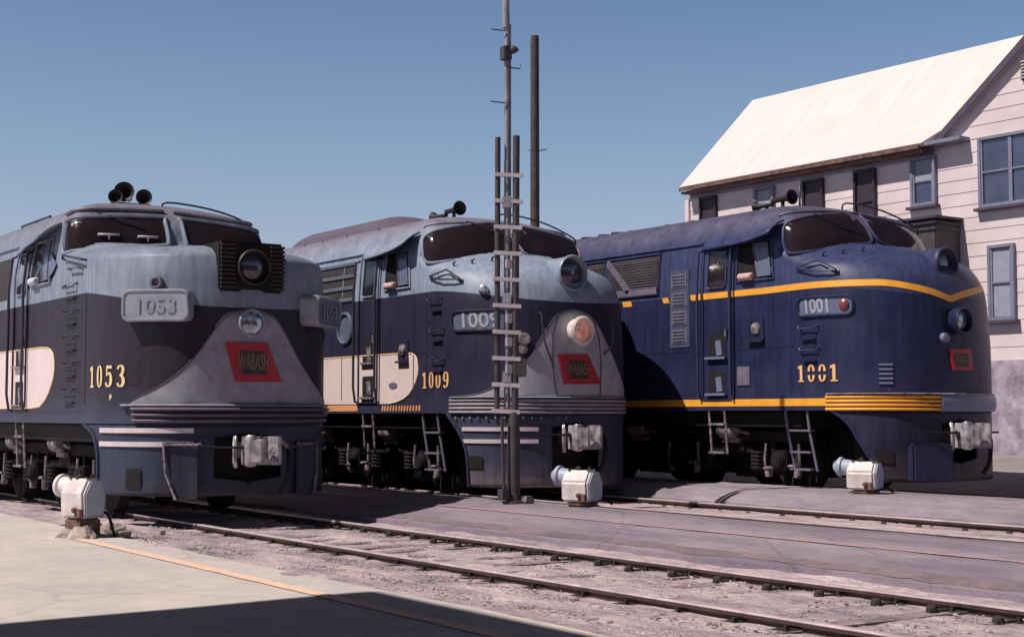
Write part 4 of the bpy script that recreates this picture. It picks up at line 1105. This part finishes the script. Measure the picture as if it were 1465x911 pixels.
number(S, '1053', -2.44, 1.65, .27, .86, t1, 'gold', 'gold numerals 1053 on the tapering nose side', slant=.0)
AP1 = [(-1.60, 1.43), (-1.40, 1.52), (-1.14, 1.64), (-.84, 1.86), (-.64, 2.10), (-.48, 2.34), (-.30, 2.54), (0, 2.62), (.30, 2.54), (.48, 2.34), (.64, 2.10), (.84, 1.86), (1.14, 1.64), (1.40, 1.52), (1.60, 1.43)]
apron_mesh(S, AP1, 1.43, 'nose_apron', 'apron', t1)
flag(S, t1, -.34, .20, -.20, .42, 2.19, 1.71, 'faded red flag emblem under the blanked round lamp')
# blanked lamp
b = MB(); b.lathe([(0, .175), (.03, .18), (.05, .165), (.05, .15), (.02, .14)], S.pn(0, 2.44, 0), (1, 0, 0), 32); bl = b.build('blanked_lamp', 'apron', t1)
b = MB(); b.lathe([(.025, .145), (.045, .09), (.05, 0)], S.pn(0, 2.44, 0), (1, 0, 0), 24); b.build('cover_glass', 'clear', bl)
# square headlight housing with louvred sides
b = MB(); b.box((-.26, 0, 3.13), (.56, .86, .62)); hg = b.build('headlight_grille', 'hump2' if False else 'black', t1, bevel=.03)
for sg in (-1, 1):
    for k in range(11):
        b = MB(); b.box((.033, sg*.33, 2.87+.052*k), (.04, .19, .026)); b.build('louvre', 'mesh', hg)
lamp(t1, .065, 0, 3.12, .20, .3, 'black', 'lens', 'headlight', .03, rim='gasket')
# number boxes at the corners
for sg in (-1, 1):
    A = Vector(S.p(sg*1.60, 2.6)); B_ = Vector(S.p(sg*.70, 2.6)); u = (B_-A).normalized(); nrm = Vector((u.y, -u.x, 0)) if sg < 0 else Vector((-u.y, u.x, 0))
    if nrm.x < 0: nrm = -nrm
    L = (B_-A).length; mid = (A+B_)/2; rot = Matrix((( u.x, nrm.x, 0), (u.y, nrm.y, 0), (0, 0, 1)))
    sh = .15 if sg < 0 else .20
    fc = lambda u_, v_, w_: mid+u*u_+nrm*w_+Vector((0, 0, v_+.02))
    b = MB(); b.prism(rounded(-L*.48, L*.48, -.185, .205, .08, 4), sh-.48, sh+.03, fc); nb = b.build('number_box', 'apron', t1, angle=30)
    b = MB(); ring = rounded(-L*.46, L*.46, -.17, .18, .08, 4); b.tube([fc(p[0], p[1], sh+.035) for p in ring], .022, 6, closed=True); fr = b.build('frame', 'apron', nb)
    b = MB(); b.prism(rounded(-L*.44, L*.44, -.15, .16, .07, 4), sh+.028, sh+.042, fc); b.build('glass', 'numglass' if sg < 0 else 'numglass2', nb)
    b = MB(); b.prism([(-L*.40, -.20), (L*.40, -.20), (L*.18, -.52), (-L*.22, -.50)], sh-.5, sh-.12, fc); b.build('bracket', 'P1', nb, bevel=.03)
    face = mid+nrm*(sh+.056)+Vector((0, 0, .02))
    text_mesh('1053', .26, lambda a, c: tuple(face+u*(a if sg < 0 else -a)*1.05+Vector((0, 0, 1.0))*c), 'digits', 'numfaint', nb, .004)
b = MB(); b.lathe([(0, .085), (.05, .085), (.07, .07), (.07, .05), (.03, .045), (.03, 0)], S.pn(-1.16, 2.905, 0), S.n(-1.16, 2.905), 20); b.build('marker_lamp', 'slat', t1)
text_mesh('F', .085, lambda u, v: S.pn(-1.86+u, 1.52+v, .008), 'class_letter', 'gold', t1, .006)
# cab glass
L1_ = [(-1.64, 3.56), (-1.60, 3.84), (-1.50, 3.93), (-.9, 3.99), (-.16, 4.03), (-.12, 3.95), (-.13, 3.66), (-.20, 3.61), (-.7, 3.56), (-1.35, 3.48), (-1.60, 3.45)]
windshield(CAB_A, t1, L1_, 'P1', 'windshield', .035); windshield(CAB_A, t1, [(-a, b_) for a, b_ in L1_], 'P1', 'windshield', .035)
wiper(S, t1, [(-1.15, 4.04), (-.8, 3.94), (-.5, 3.88)])
for q in (-.95, -.42):
    w = MB(); w.tube([S.pn(q-.14, 3.70, .05), S.pn(q+.14, 3.71, .05)], .016, 6); w.tube([S.pn(q, 3.64, 0), S.pn(q, 3.70, .05)], .012, 6); w.build('wiper_pivot', 'stripe', t1)
v = MB(); v.tube([S.pn(-1.62+1.55*i/12, 4.03+.09*math.sin(i/12*1.4), .03) for i in range(13)], .03, 6); v.build('rain_visor', 'P1', t1)
v = MB(); v.tube([S.pn(.07+1.5*i/12, 4.12-.09*math.sin(i/12*1.4), .03) for i in range(13)], .03, 6); v.build('rain_visor', 'P1', t1)
handrail(t1, smooth_poly([(-3.35, .12, 4.22), (-3.3, .15, 4.34), (-3.1, .7, 4.27), (-2.95, 1.15, 4.12), (-2.95, 1.18, 4.0)], 4, False), .015, 'hand', 'roof_rail')
handrail(t1, [(-6.9, -.85, 4.14), (-6.88, -.87, 4.30), (-6.1, -.87, 4.30), (-5.4, -.87, 4.30), (-5.38, -.85, 4.14)], .018, 'hand', 'roof_rail', posts=[((-6.1, -.87, 4.14), (-6.1, -.87, 4.30))])
# horns
h = MB(); trumpet(h, (-4.52, -.14, 4.50), (1, -.45, 0), .85); trumpet(h, (-4.62, .06, 4.56), (1, -.5, .03), 1.2); trumpet(h, (-4.42, .20, 4.50), (1, -.3, 0), .95)
h.box((-4.4, .02, 4.42), (.16, .56, .05)); h.tube([(-4.4, -.15, 4.3), (-4.4, -.15, 4.45)], .03, 8); h.tube([(-4.4, .2, 4.28), (-4.4, .2, 4.45)], .03, 8); h.build('horn', 'horn', t1)
# hood rails, grab irons
handrail(t1, [S.pn(-3.25, 3.36, 0), S.pn(-3.2, 3.36, .06), S.pn(-2.95, 3.40, .07), S.pn(-2.55, 3.28, .07), S.pn(-2.55, 3.28, 0)], .015, 'hand')
handrail(t1, [S.pn(-3.2, 3.20, .0), S.pn(-3.2, 3.22, .06), S.pn(-2.75, 3.20, .06), S.pn(-2.74, 3.17, 0)], .013, 'slat')
for z in (2.94, 2.60, 2.26, 1.92, 1.58): grab_step(S, t1, -3.25, z, .50, 'hand', 'P1')
door(S, t1, -4.92, -4.28, 1.42, 3.70, 'P1', 'hand', bright=True)
side_window(S, t1, -4.10, -3.22, 3.10, 3.72, 'P1', pad='bluepad', slope=.10)
awning(S, t1, -4.9, -3.10, 'P1')
b = MB(); patch(b, S, [(S.qx(x, z), z) for x, z in dens([(-9, 3.0), (-5.2, 3.0), (-5.2, 3.62), (-9, 3.62)], .3)], .004, 3); b.build('intake_grille', 'mesh', t1)
WT1 = lambda x: pchip([-21, -3.6, -3.25, -3.05, -2.98, -2.97], [2.23, 2.23, 2.21, 2.13, 2.0, 1.95], x)
WB1 = lambda x: pchip([-21, -4.0, -3.6, -3.3, -3.08, -2.99, -2.97], [1.40, 1.40, 1.42, 1.54, 1.72, 1.86, 1.949], x)
wp = panel_grid(S, WT1, WB1, -20.3, -2.971, 'side_panel', 'white', t1); wp['label'] = 'cream panel with rounded front end behind the toe steps'
b = MB(); b.tube([S.pn(S.qx(x, WT1(x)), WT1(x), .004) for x in [-6, -4, -3.6, -3.3, -3.15, -3.05, -3.0, -2.975]]+[S.pn(S.qx(x, WB1(x)), WB1(x), .004) for x in [-2.975, -2.99, -3.03, -3.08, -3.2, -3.35, -3.6, -4.0, -6]], .011, 5); b.build('panel_outline', 'gold', wp)
seams(S, t1, 'P1', [('v', -1.72, 1.45, 2.9), ('h', -1.7, -.5, 1.68), ('h', -20, -1.8, 1.36), ('v', -5.2, 1.4, 3.6)])
for x in (-9.4, -9.0):
    v = MB(); v.lathe([(-.04, .10), (.07, .10), (.08, .15), (.14, .15), (.15, 0)], (x, .3, 4.27), (0, 0, 1), 16); v.build('roof_vent', 'horn', t1)

# ============================================================ MAST WITH LADDER
M['mastdark'] = mat('mast_dark', (.055, .05, .06), .6, noise=.3, scale=8)
M['mastgrey'] = mat('mast_grey', (.27, .27, .32), .5, noise=.3, scale=6)
M['rung'] = mat('rung_paint', (.48, .45, .50), .5, noise=.2)
mast = thing('light_mast', 'tall grey mast with dark ladder standing on the pavement before the middle locomotive', 'mast', (-15.53, 10.62, .02))
RX, RY = .5635, .8261     # sideways direction of the ladder
def mp(a, z, dpt=0): return (a*RX+dpt*RY, a*RY-dpt*RX, z)
b = MB(); b.tube([mp(.0, .0), mp(.0, .9), mp(.0, 1.15)], [.085, .082, .06], 14); b.tube([mp(.015, 1.15), mp(.035, 4.72)], .045, 12); b.lathe([(0, .15), (.025, .15), (.03, .10), (.12, .085)], mp(0, 0), (0, 0, 1), 20); b.build('post', 'mastdark', mast)
b = MB(); b.tube([mp(-.215, 1.12), mp(-.205, 4.70)], .036, 10); b.build('ladder_rail', 'mastdark', mast)
for k in range(10):
    z = 1.16+.338*k; b = MB(); b.box(mp(-.10+.004*k, z, .04), (.37, .02, .055), Matrix.Rotation(math.atan2(RY, RX)-.0, 3, 'Z') @ Matrix.Rotation(R(3), 3, 'Y')); b.build('rung', 'rung', mast, bevel=.006)
b = MB(); b.tube([mp(-.085, 1.2, -.05), mp(-.085, 4.4, -.05)], [.04, .04], 10); b.tube([mp(-.085, 4.4, -.05), mp(-.09, 6.2, -.05)], .035, 10); b.tube([mp(-.10, 6.15, -.05), mp(-.114, 7.3, -.05)], .05, 10)
b.tube([mp(-.045, 3.6, -.05), mp(-.045, 6.2, -.05)], .014, 6); b.build('upper_mast', 'mastgrey', mast)
for z, s in ((3.85, 1), (2.6, -1), (1.6, 1)):
    b = MB(); b.box(mp(-.085, z, .0), (.12, .10, .16), Matrix.Rotation(math.atan2(RY, RX), 3, 'Z')); b.build('clamp', 'mastgrey', mast, bevel=.012)
for z in (1.7, 2.05, 2.35, 3.05): b = MB(); b.box(mp(-.06, z, .03), (.09, .05, .12), Matrix.Rotation(math.atan2(RY, RX)+.4, 3, 'Z')); b.build('bracket', 'rung', mast, bevel=.01)
b = MB(); b.box(mp(.09, 1.72, -.02), (.15, .12, .23), Matrix.Rotation(math.atan2(RY, RX), 3, 'Z')); b.build('switch_box', 'mastdark', mast, bevel=.01)
b = MB(); b.lathe([(0, .05), (.05, .06), (.1, .03), (.12, 0)], mp(-.05, 5.85, 0), (RX, RY, 0), 12); b.box(mp(-.10, 5.80, 0), (.12, .12, .18)); b.build('clamp', 'mastdark', mast, bevel=.01)
for a, z in ((1, 6.55), (-1, 6.10), (1, 5.62), (-1, 5.15)):
    b = MB(); b.tube([mp(-.10, z), mp(-.10+a*.18, z-.02*a), mp(-.10+a*.19, z+.03)], .009, 6); b.build('step_peg', 'mastdark', mast)
b = MB(); b.tube([mp(-.15, 1.1, .1), mp(-.14, .6, .1), mp(-.12, .05, .1)], .02, 8); b.box(mp(-.13, .12, .1), (.12, .10, .12)); b.build('conduit', 'mastdark', mast)
b = MB(); b.box(mp(.16, .05, .05), (.14, .10, .08)); b.tube([mp(.05, .03), mp(.26, .03)], .03, 8); b.build('foot_bracket', 'dusty', mast)

# ============================================================ WHITE YARD BOXES
M['boxwhite'] = mat('white_cast_box', (.76, .72, .74), .55, noise=.06, scale=5, tint=(.50, .44, .44), bump=.25)
M['boxblue'] = mat('box_shade_grey', (.34, .39, .50), .5, noise=.15, scale=8)  # blue-grey holds the end cover's shade in its colour; some domes share it
M['rock'] = mat('base_rock', (.42, .36, .33), .9, noise=.3, scale=6, bump=.8, tint=(.2, .17, .16))
def yard_box(label, loc, rz, W=.36, H=.42, rock=False, s=1.0):
    t = thing('valve_box', label, 'valve box', loc, rz, 'white metal valve boxes between the tracks')
    z0 = .24 if rock else .06
    # body: five-sided housing, long axis x
    prof = [(-W*.42, z0), (W*.42, z0), (W*.46, z0+H*.55), (W*.22, z0+H*.95), (-W*.22, z0+H*.95), (-W*.46, z0+H*.6)]
    b = MB(); b.prism(prof, -.20*s, .17*s, lambda u, v, w: (w, u, v)); b.build('housing', 'boxwhite', t, bevel=.025)
    b = MB(); b.prism([(u*.92, z0+(v-z0)*.94+.01) for u, v in prof], .172*s, .20*s, lambda u, v, w: (w, u, v)); b.build('end_cover', 'boxblue', t, bevel=.015)
    b = MB(); b.lathe([(0, .10), (.13, .105), (.14, .13), (.18, .125), (.20, .10), (.25, .05), (.27, 0)], (-.17*s, 0, z0+H*.72), (-1, -.05, .10), 24); b.build('dome', 'boxwhite' if rock else 'boxblue', t)
    b = MB(); b.lathe([(0, .045), (.03, .04), (.05, .015), (.055, 0)], (-.04, -.02, z0+H*.94), (0, 0, 1), 14); b.lathe([(0, .02), (.05, .02), (.05, 0)], (.08, .05, z0+H*.93), (0, 0, 1), 10); b.build('cap', 'spike', t)
    b = MB(); b.lathe([(0, .035), (.04, .03), (.05, 0)], (.06, -W*.45, z0+H*.2), (0, -1, 0), 10); b.box((.10, -W*.42, z0+.05), (.10, .05, .10)); b.build('drain_plug', 'rust', t, bevel=.008)
    for sx in (-.14, .13):
        b = MB(); b.box((sx, 0, z0+H*.96), (.03, W*.46, .02)); b.build('hinge_strap', 'dusty', t, bevel=.004)
    b = MB(); b.tube(smooth_poly([(.14, W*.3, z0+.08), (.24, W*.42, z0+.02), (.30, W*.55, .02)], 4, False), .016, 6); b.build('cable', 'black', t)
    b = MB(); b.box((0, 0, z0/2+.0), (.30*s, W*.8, z0+.02)); b.build('pedestal', 'rust', t, bevel=.03)
    if rock:
        rng = random.Random(4); b = MB(); 
        for (cx_, cy_, r) in ((-.05, .0, .26), (.12, -.1, .17)):
            vs = []; n = 14
            for j in range(5):
                for k in range(n):
                    a = 2*math.pi*k/n; rr = r*(1.15-.17*j)*(1+rng.uniform(-.12, .12)); vs.append((cx_+rr*math.cos(a), cy_+rr*math.sin(a), -.02+.045*j+rng.uniform(-.01, .01)))
            b.add(vs, [(j*n+k, j*n+(k+1) % n, (j+1)*n+(k+1) % n, (j+1)*n+k) for j in range(4) for k in range(n)]+[tuple(4*n+k for k in range(n))])
        b.build('footing', 'rock', t, angle=25)
    return t
yard_box('white valve box on a crumbling rocky footing beside the plum nosed locomotive', (-15.75, 5.15, -.20), R(22), .34, .44, True)
yard_box('white valve box on the pavement just right of the ladder mast', (-14.52, 10.95, .02), R(22), .40, .40)
yard_box('white valve box in front of the blue locomotive with yellow lines', (-13.30, 14.65, .11), R(22), .38, .38)

# rubble and fittings beside the near track
b = MB()
rng = random.Random(9)
for i in range(16):
    x = rng.uniform(-17.5, -15.6); y = rng.uniform(5.45, 6.15); b.box((x, y, -.17), (rng.uniform(.05, .22), rng.uniform(.04, .12), rng.uniform(.03, .07)), Matrix.Rotation(rng.uniform(0, 3), 3, 'Z') @ Matrix.Rotation(rng.uniform(-.3, .3), 3, 'X'))
o = b.build('rubble', 'rock', bevel=.008); o['kind'] = 'stuff'; o['label'] = 'broken scraps of concrete beside the near track'

# ============================================================ TALL POLE BEHIND
M['polewood'] = mat('dark_pole', (.065, .05, .05), .85, noise=.4, scale=5, bump=.3)
pole = thing('utility_pole', 'tall dark flat-topped pole rising behind the middle locomotive', 'pole', (-42.53, 30.0, .3))
b = MB(); b.tube([(0, 0, -.3), (0, 0, 7), (0, 0, 14.2), (0, 0, 14.4)], [.20, .17, .155, .15], 16); b.build('shaft', 'polewood', pole)
b = MB(); b.tube([(-.25, -.1, 10.3), (.0, 0, 10.2), (.25, .35, 10.3)], .02, 6); b.build('bracket', 'polewood', pole)

# ============================================================ HOUSE
M['clap'] = mat('white_clapboard', (.70, .62, .645), .65, noise=.06, scale=1.2, tint=(.64, .56, .59))
M['roofing'] = mat('pale_roofing', (.70, .55, .54), .75, noise=.07, scale=.8)
m = M['roofing']; nt = m.node_tree; bs = nt.nodes['Principled BSDF']   # faint shingle courses and streaks
tc_ = nt.nodes.new('ShaderNodeTexCoord'); br = nt.nodes.new('ShaderNodeTexBrick'); br.inputs['Scale'].default_value = 1.0
br.inputs['Brick Width'].default_value = .9; br.inputs['Row Height'].default_value = .16; br.inputs['Mortar Size'].default_value = .006; br.inputs['Mortar Smooth'].default_value = .6
br.inputs['Color1'].default_value = (.76, .63, .62, 1); br.inputs['Color2'].default_value = (.735, .605, .60, 1); br.inputs['Mortar'].default_value = (.66, .54, .54, 1)
nt.links.new(tc_.outputs['Object'], br.inputs['Vector'])
mpp = nt.nodes.new('ShaderNodeMapping'); mpp.inputs['Scale'].default_value = (2.5, .35, .35); nt.links.new(tc_.outputs['Object'], mpp.inputs[0])
nn = nt.nodes.new('ShaderNodeTexNoise'); nn.inputs['Scale'].default_value = 1.6; nn.inputs['Detail'].default_value = 7; nt.links.new(mpp.outputs[0], nn.inputs['Vector'])
hh = nt.nodes.new('ShaderNodeHueSaturation'); nt.links.new(br.outputs['Color'], hh.inputs['Color'])
nt.links.new(mathn(nt, 'ADD', mathn(nt, 'MULTIPLY', mathn(nt, 'SUBTRACT', nn.outputs['Fac'], .5), .35), 1.0), hh.inputs['Value'])
nt.links.new(hh.outputs[0], bs.inputs['Base Color'])
M['trim'] = mat('blue_grey_trim', (.20, .21, .30), .6, noise=.15)
M['rake'] = mat('dark_rake', (.075, .06, .10), .6, noise=.2)
M['shutter'] = mat('dark_shutter', (.035, .022, .04), .6, noise=.3)
M['pane'] = mat('window_pane', (.05, .065, .13), .12, noise=.35, scale=1.5, spec=.8)
M['blind'] = mat('window_blind', (.30, .32, .42), .7, noise=.1)
M['found'] = mat('stone_foundation', (.40, .36, .44), .85, noise=.25, scale=3, bump=.5, tint=(.26, .22, .30))
house = thing('house', 'white clapboard house with pale pink steep roof behind the blue locomotive', 'house', (-14.0, 25.0, 0), R(1.63))
HX0, HX1, EAV, PKX = -14.15, 5.0, 6.88, -2.9
def clapboards(poly_left, poly_right, z0, z1, y, dz=.27):
    """lapped boards: each a slightly tilted quad with a lower lip"""
    b = MB(); z = z0
    while z < z1-.01:
        zt = min(z+dz, z1); a0, a1 = poly_left(z), poly_left(zt); c0, c1 = poly_right(z), poly_right(zt)
        if c0 > a0:
            b.add([(a0, y-.014, z), (c0, y-.014, z), (max(c1, a1), y-.003, zt), (a1, y-.003, zt), (a0, y, z), (c0, y, z)], [(0, 1, 2, 3), (4, 5, 1, 0)])
        z += dz
    return b
RK = (8.61-6.88)/(-4.22+6.43)
lf = lambda z: HX0 if z < 6.88 else -6.43+(z-6.88)/RK
rt = lambda z: HX1 if z < 6.88 else 2*PKX+6.43-(z-6.88)/RK
zpk = 6.88+(PKX+6.43)*RK
b = clapboards(lf, rt, 2.23, zpk-.05, 0); wall = b.build('wall', 'clap', house)
b = MB(); b.box(((HX0+HX1)/2, 2.35, 4.55), (HX1-HX0, 4.6, 4.62)); b.build('wall', 'clap', house)
gbl = MB(); gbl.prism([(-6.35, 6.87), (2*PKX+6.35, 6.87), (PKX, zpk-.03)], .05, 3.2, lambda u, v, w: (u, w, v)); gbl.build('gable', 'clap', house)
b = MB(); b.box(((HX0+HX1)/2, 2.3, 1.1), (HX1-HX0+.1, 4.8, 2.26)); b.build('foundation', 'found', house, bevel=.03)
# roofs
def roof_slab(pts, th, name, m):
    a, b_, c, d = [Vector(p) for p in pts]; n = (b_-a).cross(d-a).normalized()
    if n.z < 0: n = -n
    vs = [p for p in (a, b_, c, d)]+[p-n*th for p in (a, b_, c, d)]
    mb = MB(); mb.add(vs, [(0, 1, 2, 3), (7, 6, 5, 4), (0, 4, 5, 1), (1, 5, 6, 2), (2, 6, 7, 3), (3, 7, 4, 0)]); return mb.build(name, m, house, bevel=.006)
RY_, RZ_ = 2.25, 9.42
r1 = roof_slab([(-14.02, -.38, 6.86), (-6.50, -.38, 6.86), (-3.20, RY_, RZ_), (-14.02, RY_, RZ_)], .10, 'roof', 'roofing')
roof_slab([(2*PKX+6.50, -.38, 6.86), (HX1+.3, -.38, 6.86), (HX1+.3, RY_, RZ_), (2*PKX+3.20, RY_, RZ_)], .10, 'roof', 'roofing')
roof_slab([(HX1+.3, 2*RY_+.38, 6.86), (-14.02, 2*RY_+.38, 6.86), (-14.02, RY_-.005, RZ_-.004), (HX1+.3, RY_-.005, RZ_-.004)], .10, 'roof', 'roofing')
kz = lambda x: 6.87+(x+6.44)*RK
roof_slab([(-6.50, -.14, kz(-6.50)), (-6.50, 3.0, kz(-6.50)), (PKX, 3.0, kz(PKX)), (PKX, -.14, kz(PKX))], .10, 'cross_roof', 'roofing')
mx_ = 2*PKX
roof_slab([(mx_+6.50, 3.0, kz(-6.50)), (mx_+6.50, -.14, kz(-6.50)), (PKX+.004, -.14, kz(PKX)-.003), (PKX+.004, 3.0, kz(PKX)-.003)], .10, 'cross_roof', 'roofing')
b = MB(); 
for s in (1, -1):
    f = (lambda x: x) if s > 0 else (lambda x: mx_-x)
    A_, D_, Y0_, Y1_ = -6.52, .20, -.18, -.143
    b.add([(f(A_), Y0_, kz(A_)-.02), (f(PKX), Y0_, kz(PKX)-.02), (f(PKX), Y0_, kz(PKX)-D_), (f(A_), Y0_, kz(A_)-D_), (f(A_), Y1_, kz(A_)-.02), (f(PKX), Y1_, kz(PKX)-.02), (f(PKX), Y1_, kz(PKX)-D_), (f(A_), Y1_, kz(A_)-D_)],
          [(0, 1, 2, 3), (4, 7, 6, 5), (0, 4, 5, 1), (3, 2, 6, 7), (0, 3, 7, 4), (1, 5, 6, 2)])
b.build('rake_board', 'rake', house)
b = MB(); b.box(((-14.0-6.55)/2, -.40, 6.78), (7.45, .04, .07)); b.box(((-14.0-6.5)/2, -.19, 6.70), (7.45, .36, .05)); b.build('eave_board', 'rust', house)
b = MB(); b.box(((-14.1-6.5)/2, -.035, 6.63), (7.6, .03, .09)); b.build('frieze', 'blind', house)
b = MB(); b.box((-6.0, -.18, 6.83), (.9, .36, .09)); b.build('eave_return', 'trim', house, bevel=.01)
b = MB(); b.box((HX0+.05, -.04, 4.4), (.14, .05, 4.3)); b.build('corner_board', 'clap', house)
def window(x0, x1, z0, z1, sashes=2, pane='pane', frame='trim', dark=False, cols=1, label=None, upper=None, sill=True):
    f = MB(); w = .07
    for (c, d) in (((x0-w/2, (z0+z1)/2), (w, z1-z0+2*w)), ((x1+w/2, (z0+z1)/2), (w, z1-z0+2*w))): f.box((c[0], -.055, c[1]), (d[0], .09, d[1]))
    f.box(((x0+x1)/2, -.06, z1+w/2), (x1-x0-.004, .09, w)); f.box(((x0+x1)/2, -.06, z0-w/2), (x1-x0-.004, .09, w))
    fo = f.build('window', frame, house, bevel=.008)
    if label: fo['label'] = label
    cw = (x1-x0)/cols; zm = (z0+z1)/2
    for c in range(cols):
        a = x0+cw*c; bb = a+cw
        p = MB(); p.box(((a+bb)/2, -.037, (z0+zm)/2), (cw-.03, .012, zm-z0-.02)); p.build('pane', pane, fo)
        p = MB(); p.box(((a+bb)/2, -.045, (z1+zm)/2), (cw-.03, .012, z1-zm-.02)); p.build('pane', upper or pane, fo)
        s = MB(); t_ = .035
        if not dark:
            for e in (a+.02, bb-.02): s.box((e, -.062, zm), (.04, .035, z1-z0))
        s.box(((a+bb)/2, -.064, zm), (cw-.05, .035, t_)); 
        s.build('sash', frame, fo)
    if sill:
        s = MB(); s.box(((x0+x1)/2, -.09, z0-w-.03), (x1-x0+.28, .16, .06)); s.build('sill', 'rake' if not dark else frame, fo, bevel=.006)
window(-13.56, -13.10, 5.2, 6.50, pane='shutter', frame='shutter', dark=True)
window(-11.66, -11.14, 5.2, 6.50, pane='blind')
window(-10.10, -9.60, 5.2, 6.48, pane='shutter', frame='shutter', dark=True)
window(-8.56, -8.08, 5.2, 6.50, pane='shutter', frame='shutter', dark=True)
window(-6.98, -6.46, 5.64, 6.56, upper='blind')
window(-5.25, -3.85, 5.42, 6.74, cols=2)
window(-5.07, -4.58, 3.10, 4.50, upper='blind', pane='blind')
v = MB(); v.box((-4.05, -.05, 8.02), (.42, .06, .42)); vo = v.build('gable_vent', 'rake', house, bevel=.01)
v = MB()
for k in range(6): v.box((-4.05, -.10, 7.86+.065*k), (.36, .05, .02), Matrix.Rotation(R(30), 3, 'X'))
v.build('louvre', 'clap', vo)
# dark hooded entry on the wall
b = MB(); b.box((-6.58, -.42, 4.25), (1.50, .80, 1.75)); pb = b.build('entry_hood', 'mastdark', house, bevel=.02)
for k, z in enumerate((5.13, 5.02, 4.90)): b = MB(); b.box((-6.58, -.45, z+.05), (1.66-.05*k, .90-.04*k, .06)); b.build('cornice', 'shutter' if k % 2 else 'mastdark', pb, bevel=.01)
# railing in front of the foundation
rl = thing('yard_railing', 'thin dark metal railing in front of the stone foundation at right edge', 'railing', (-15.2, 22.5, .2))
b = MB()
for x in (0, .9, 1.8, 2.7): b.tube([(x, 0, 0), (x, 0, 1.0)], .02, 6)
b.tube([(0, 0, 1.0), (2.7, 0, 1.0)], .02, 6); b.tube([(0, 0, .5), (2.7, 0, .5)], .016, 6); b.tube([(0, 0, .1), (.9, 0, 1.0)], .014, 6); b.build('rail', 'horn', rl)

# ============================================================ UNSEEN DARK BLOCK ADDED AHEAD OF THE NOSES (cuts their sky light and reflections)
M['blockdark'] = mat('blocker_brick', (.07, .04, .04), .9, noise=.4, scale=4)
blocker = thing('sky_blocker', 'long dark block added out of view to keep sky light off the noses', 'building', (22, 14, -.3))
b = MB(); b.box((4, 3, 5.5), (8, 46, 11)); b.build('wall', 'blockdark', blocker, bevel=.05)
for yy in (7.53, 12.6, 16.35): b = MB(); b.box((-.05, yy-14, 2.6), (.2, 3.4, 5.2)); b.build('door', 'black', blocker, bevel=.02)  # doors belong to the added blocker

# ============================================================ SHOP BEHIND THE CAMERA (casts the foreground shadow)
shop = thing('engine_shop', 'brick engine shop whose flat roof shades the foreground paving', 'building', (2, -8, -.17))
M['brick'] = mat('brick', (.25, .10, .08), .85, noise=.3, scale=5)
zt = 9.6; k = math.cos(R(SUN_EL))/math.sin(R(SUN_EL))
ys = -1.80; xs_ = -9.75-(-.06)*0-.35
b = MB(); vs = [(xs_-.55*0, ys-9, zt), (40, ys-9, zt), (40, ys, zt), (xs_-.0, ys, zt)]
vs = [(-10.3, ys-7.3, zt), (40, ys-7.3, zt), (40, ys, zt), (-10.8, ys, zt)]
vs = [(x-2, y+8, z+.17) for x, y, z in vs]
b.add(vs+[(x, y, z+.25) for x, y, z in vs], [(3, 2, 1, 0), (4, 5, 6, 7), (0, 1, 5, 4), (1, 2, 6, 5), (2, 3, 7, 6), (3, 0, 4, 7)]); b.build('roof', 'rust', shop)
b = MB(); b.box((15, 8+ys-4.5, (zt)/2), (44, 7.0, zt)); b.build('wall', 'brick', shop)
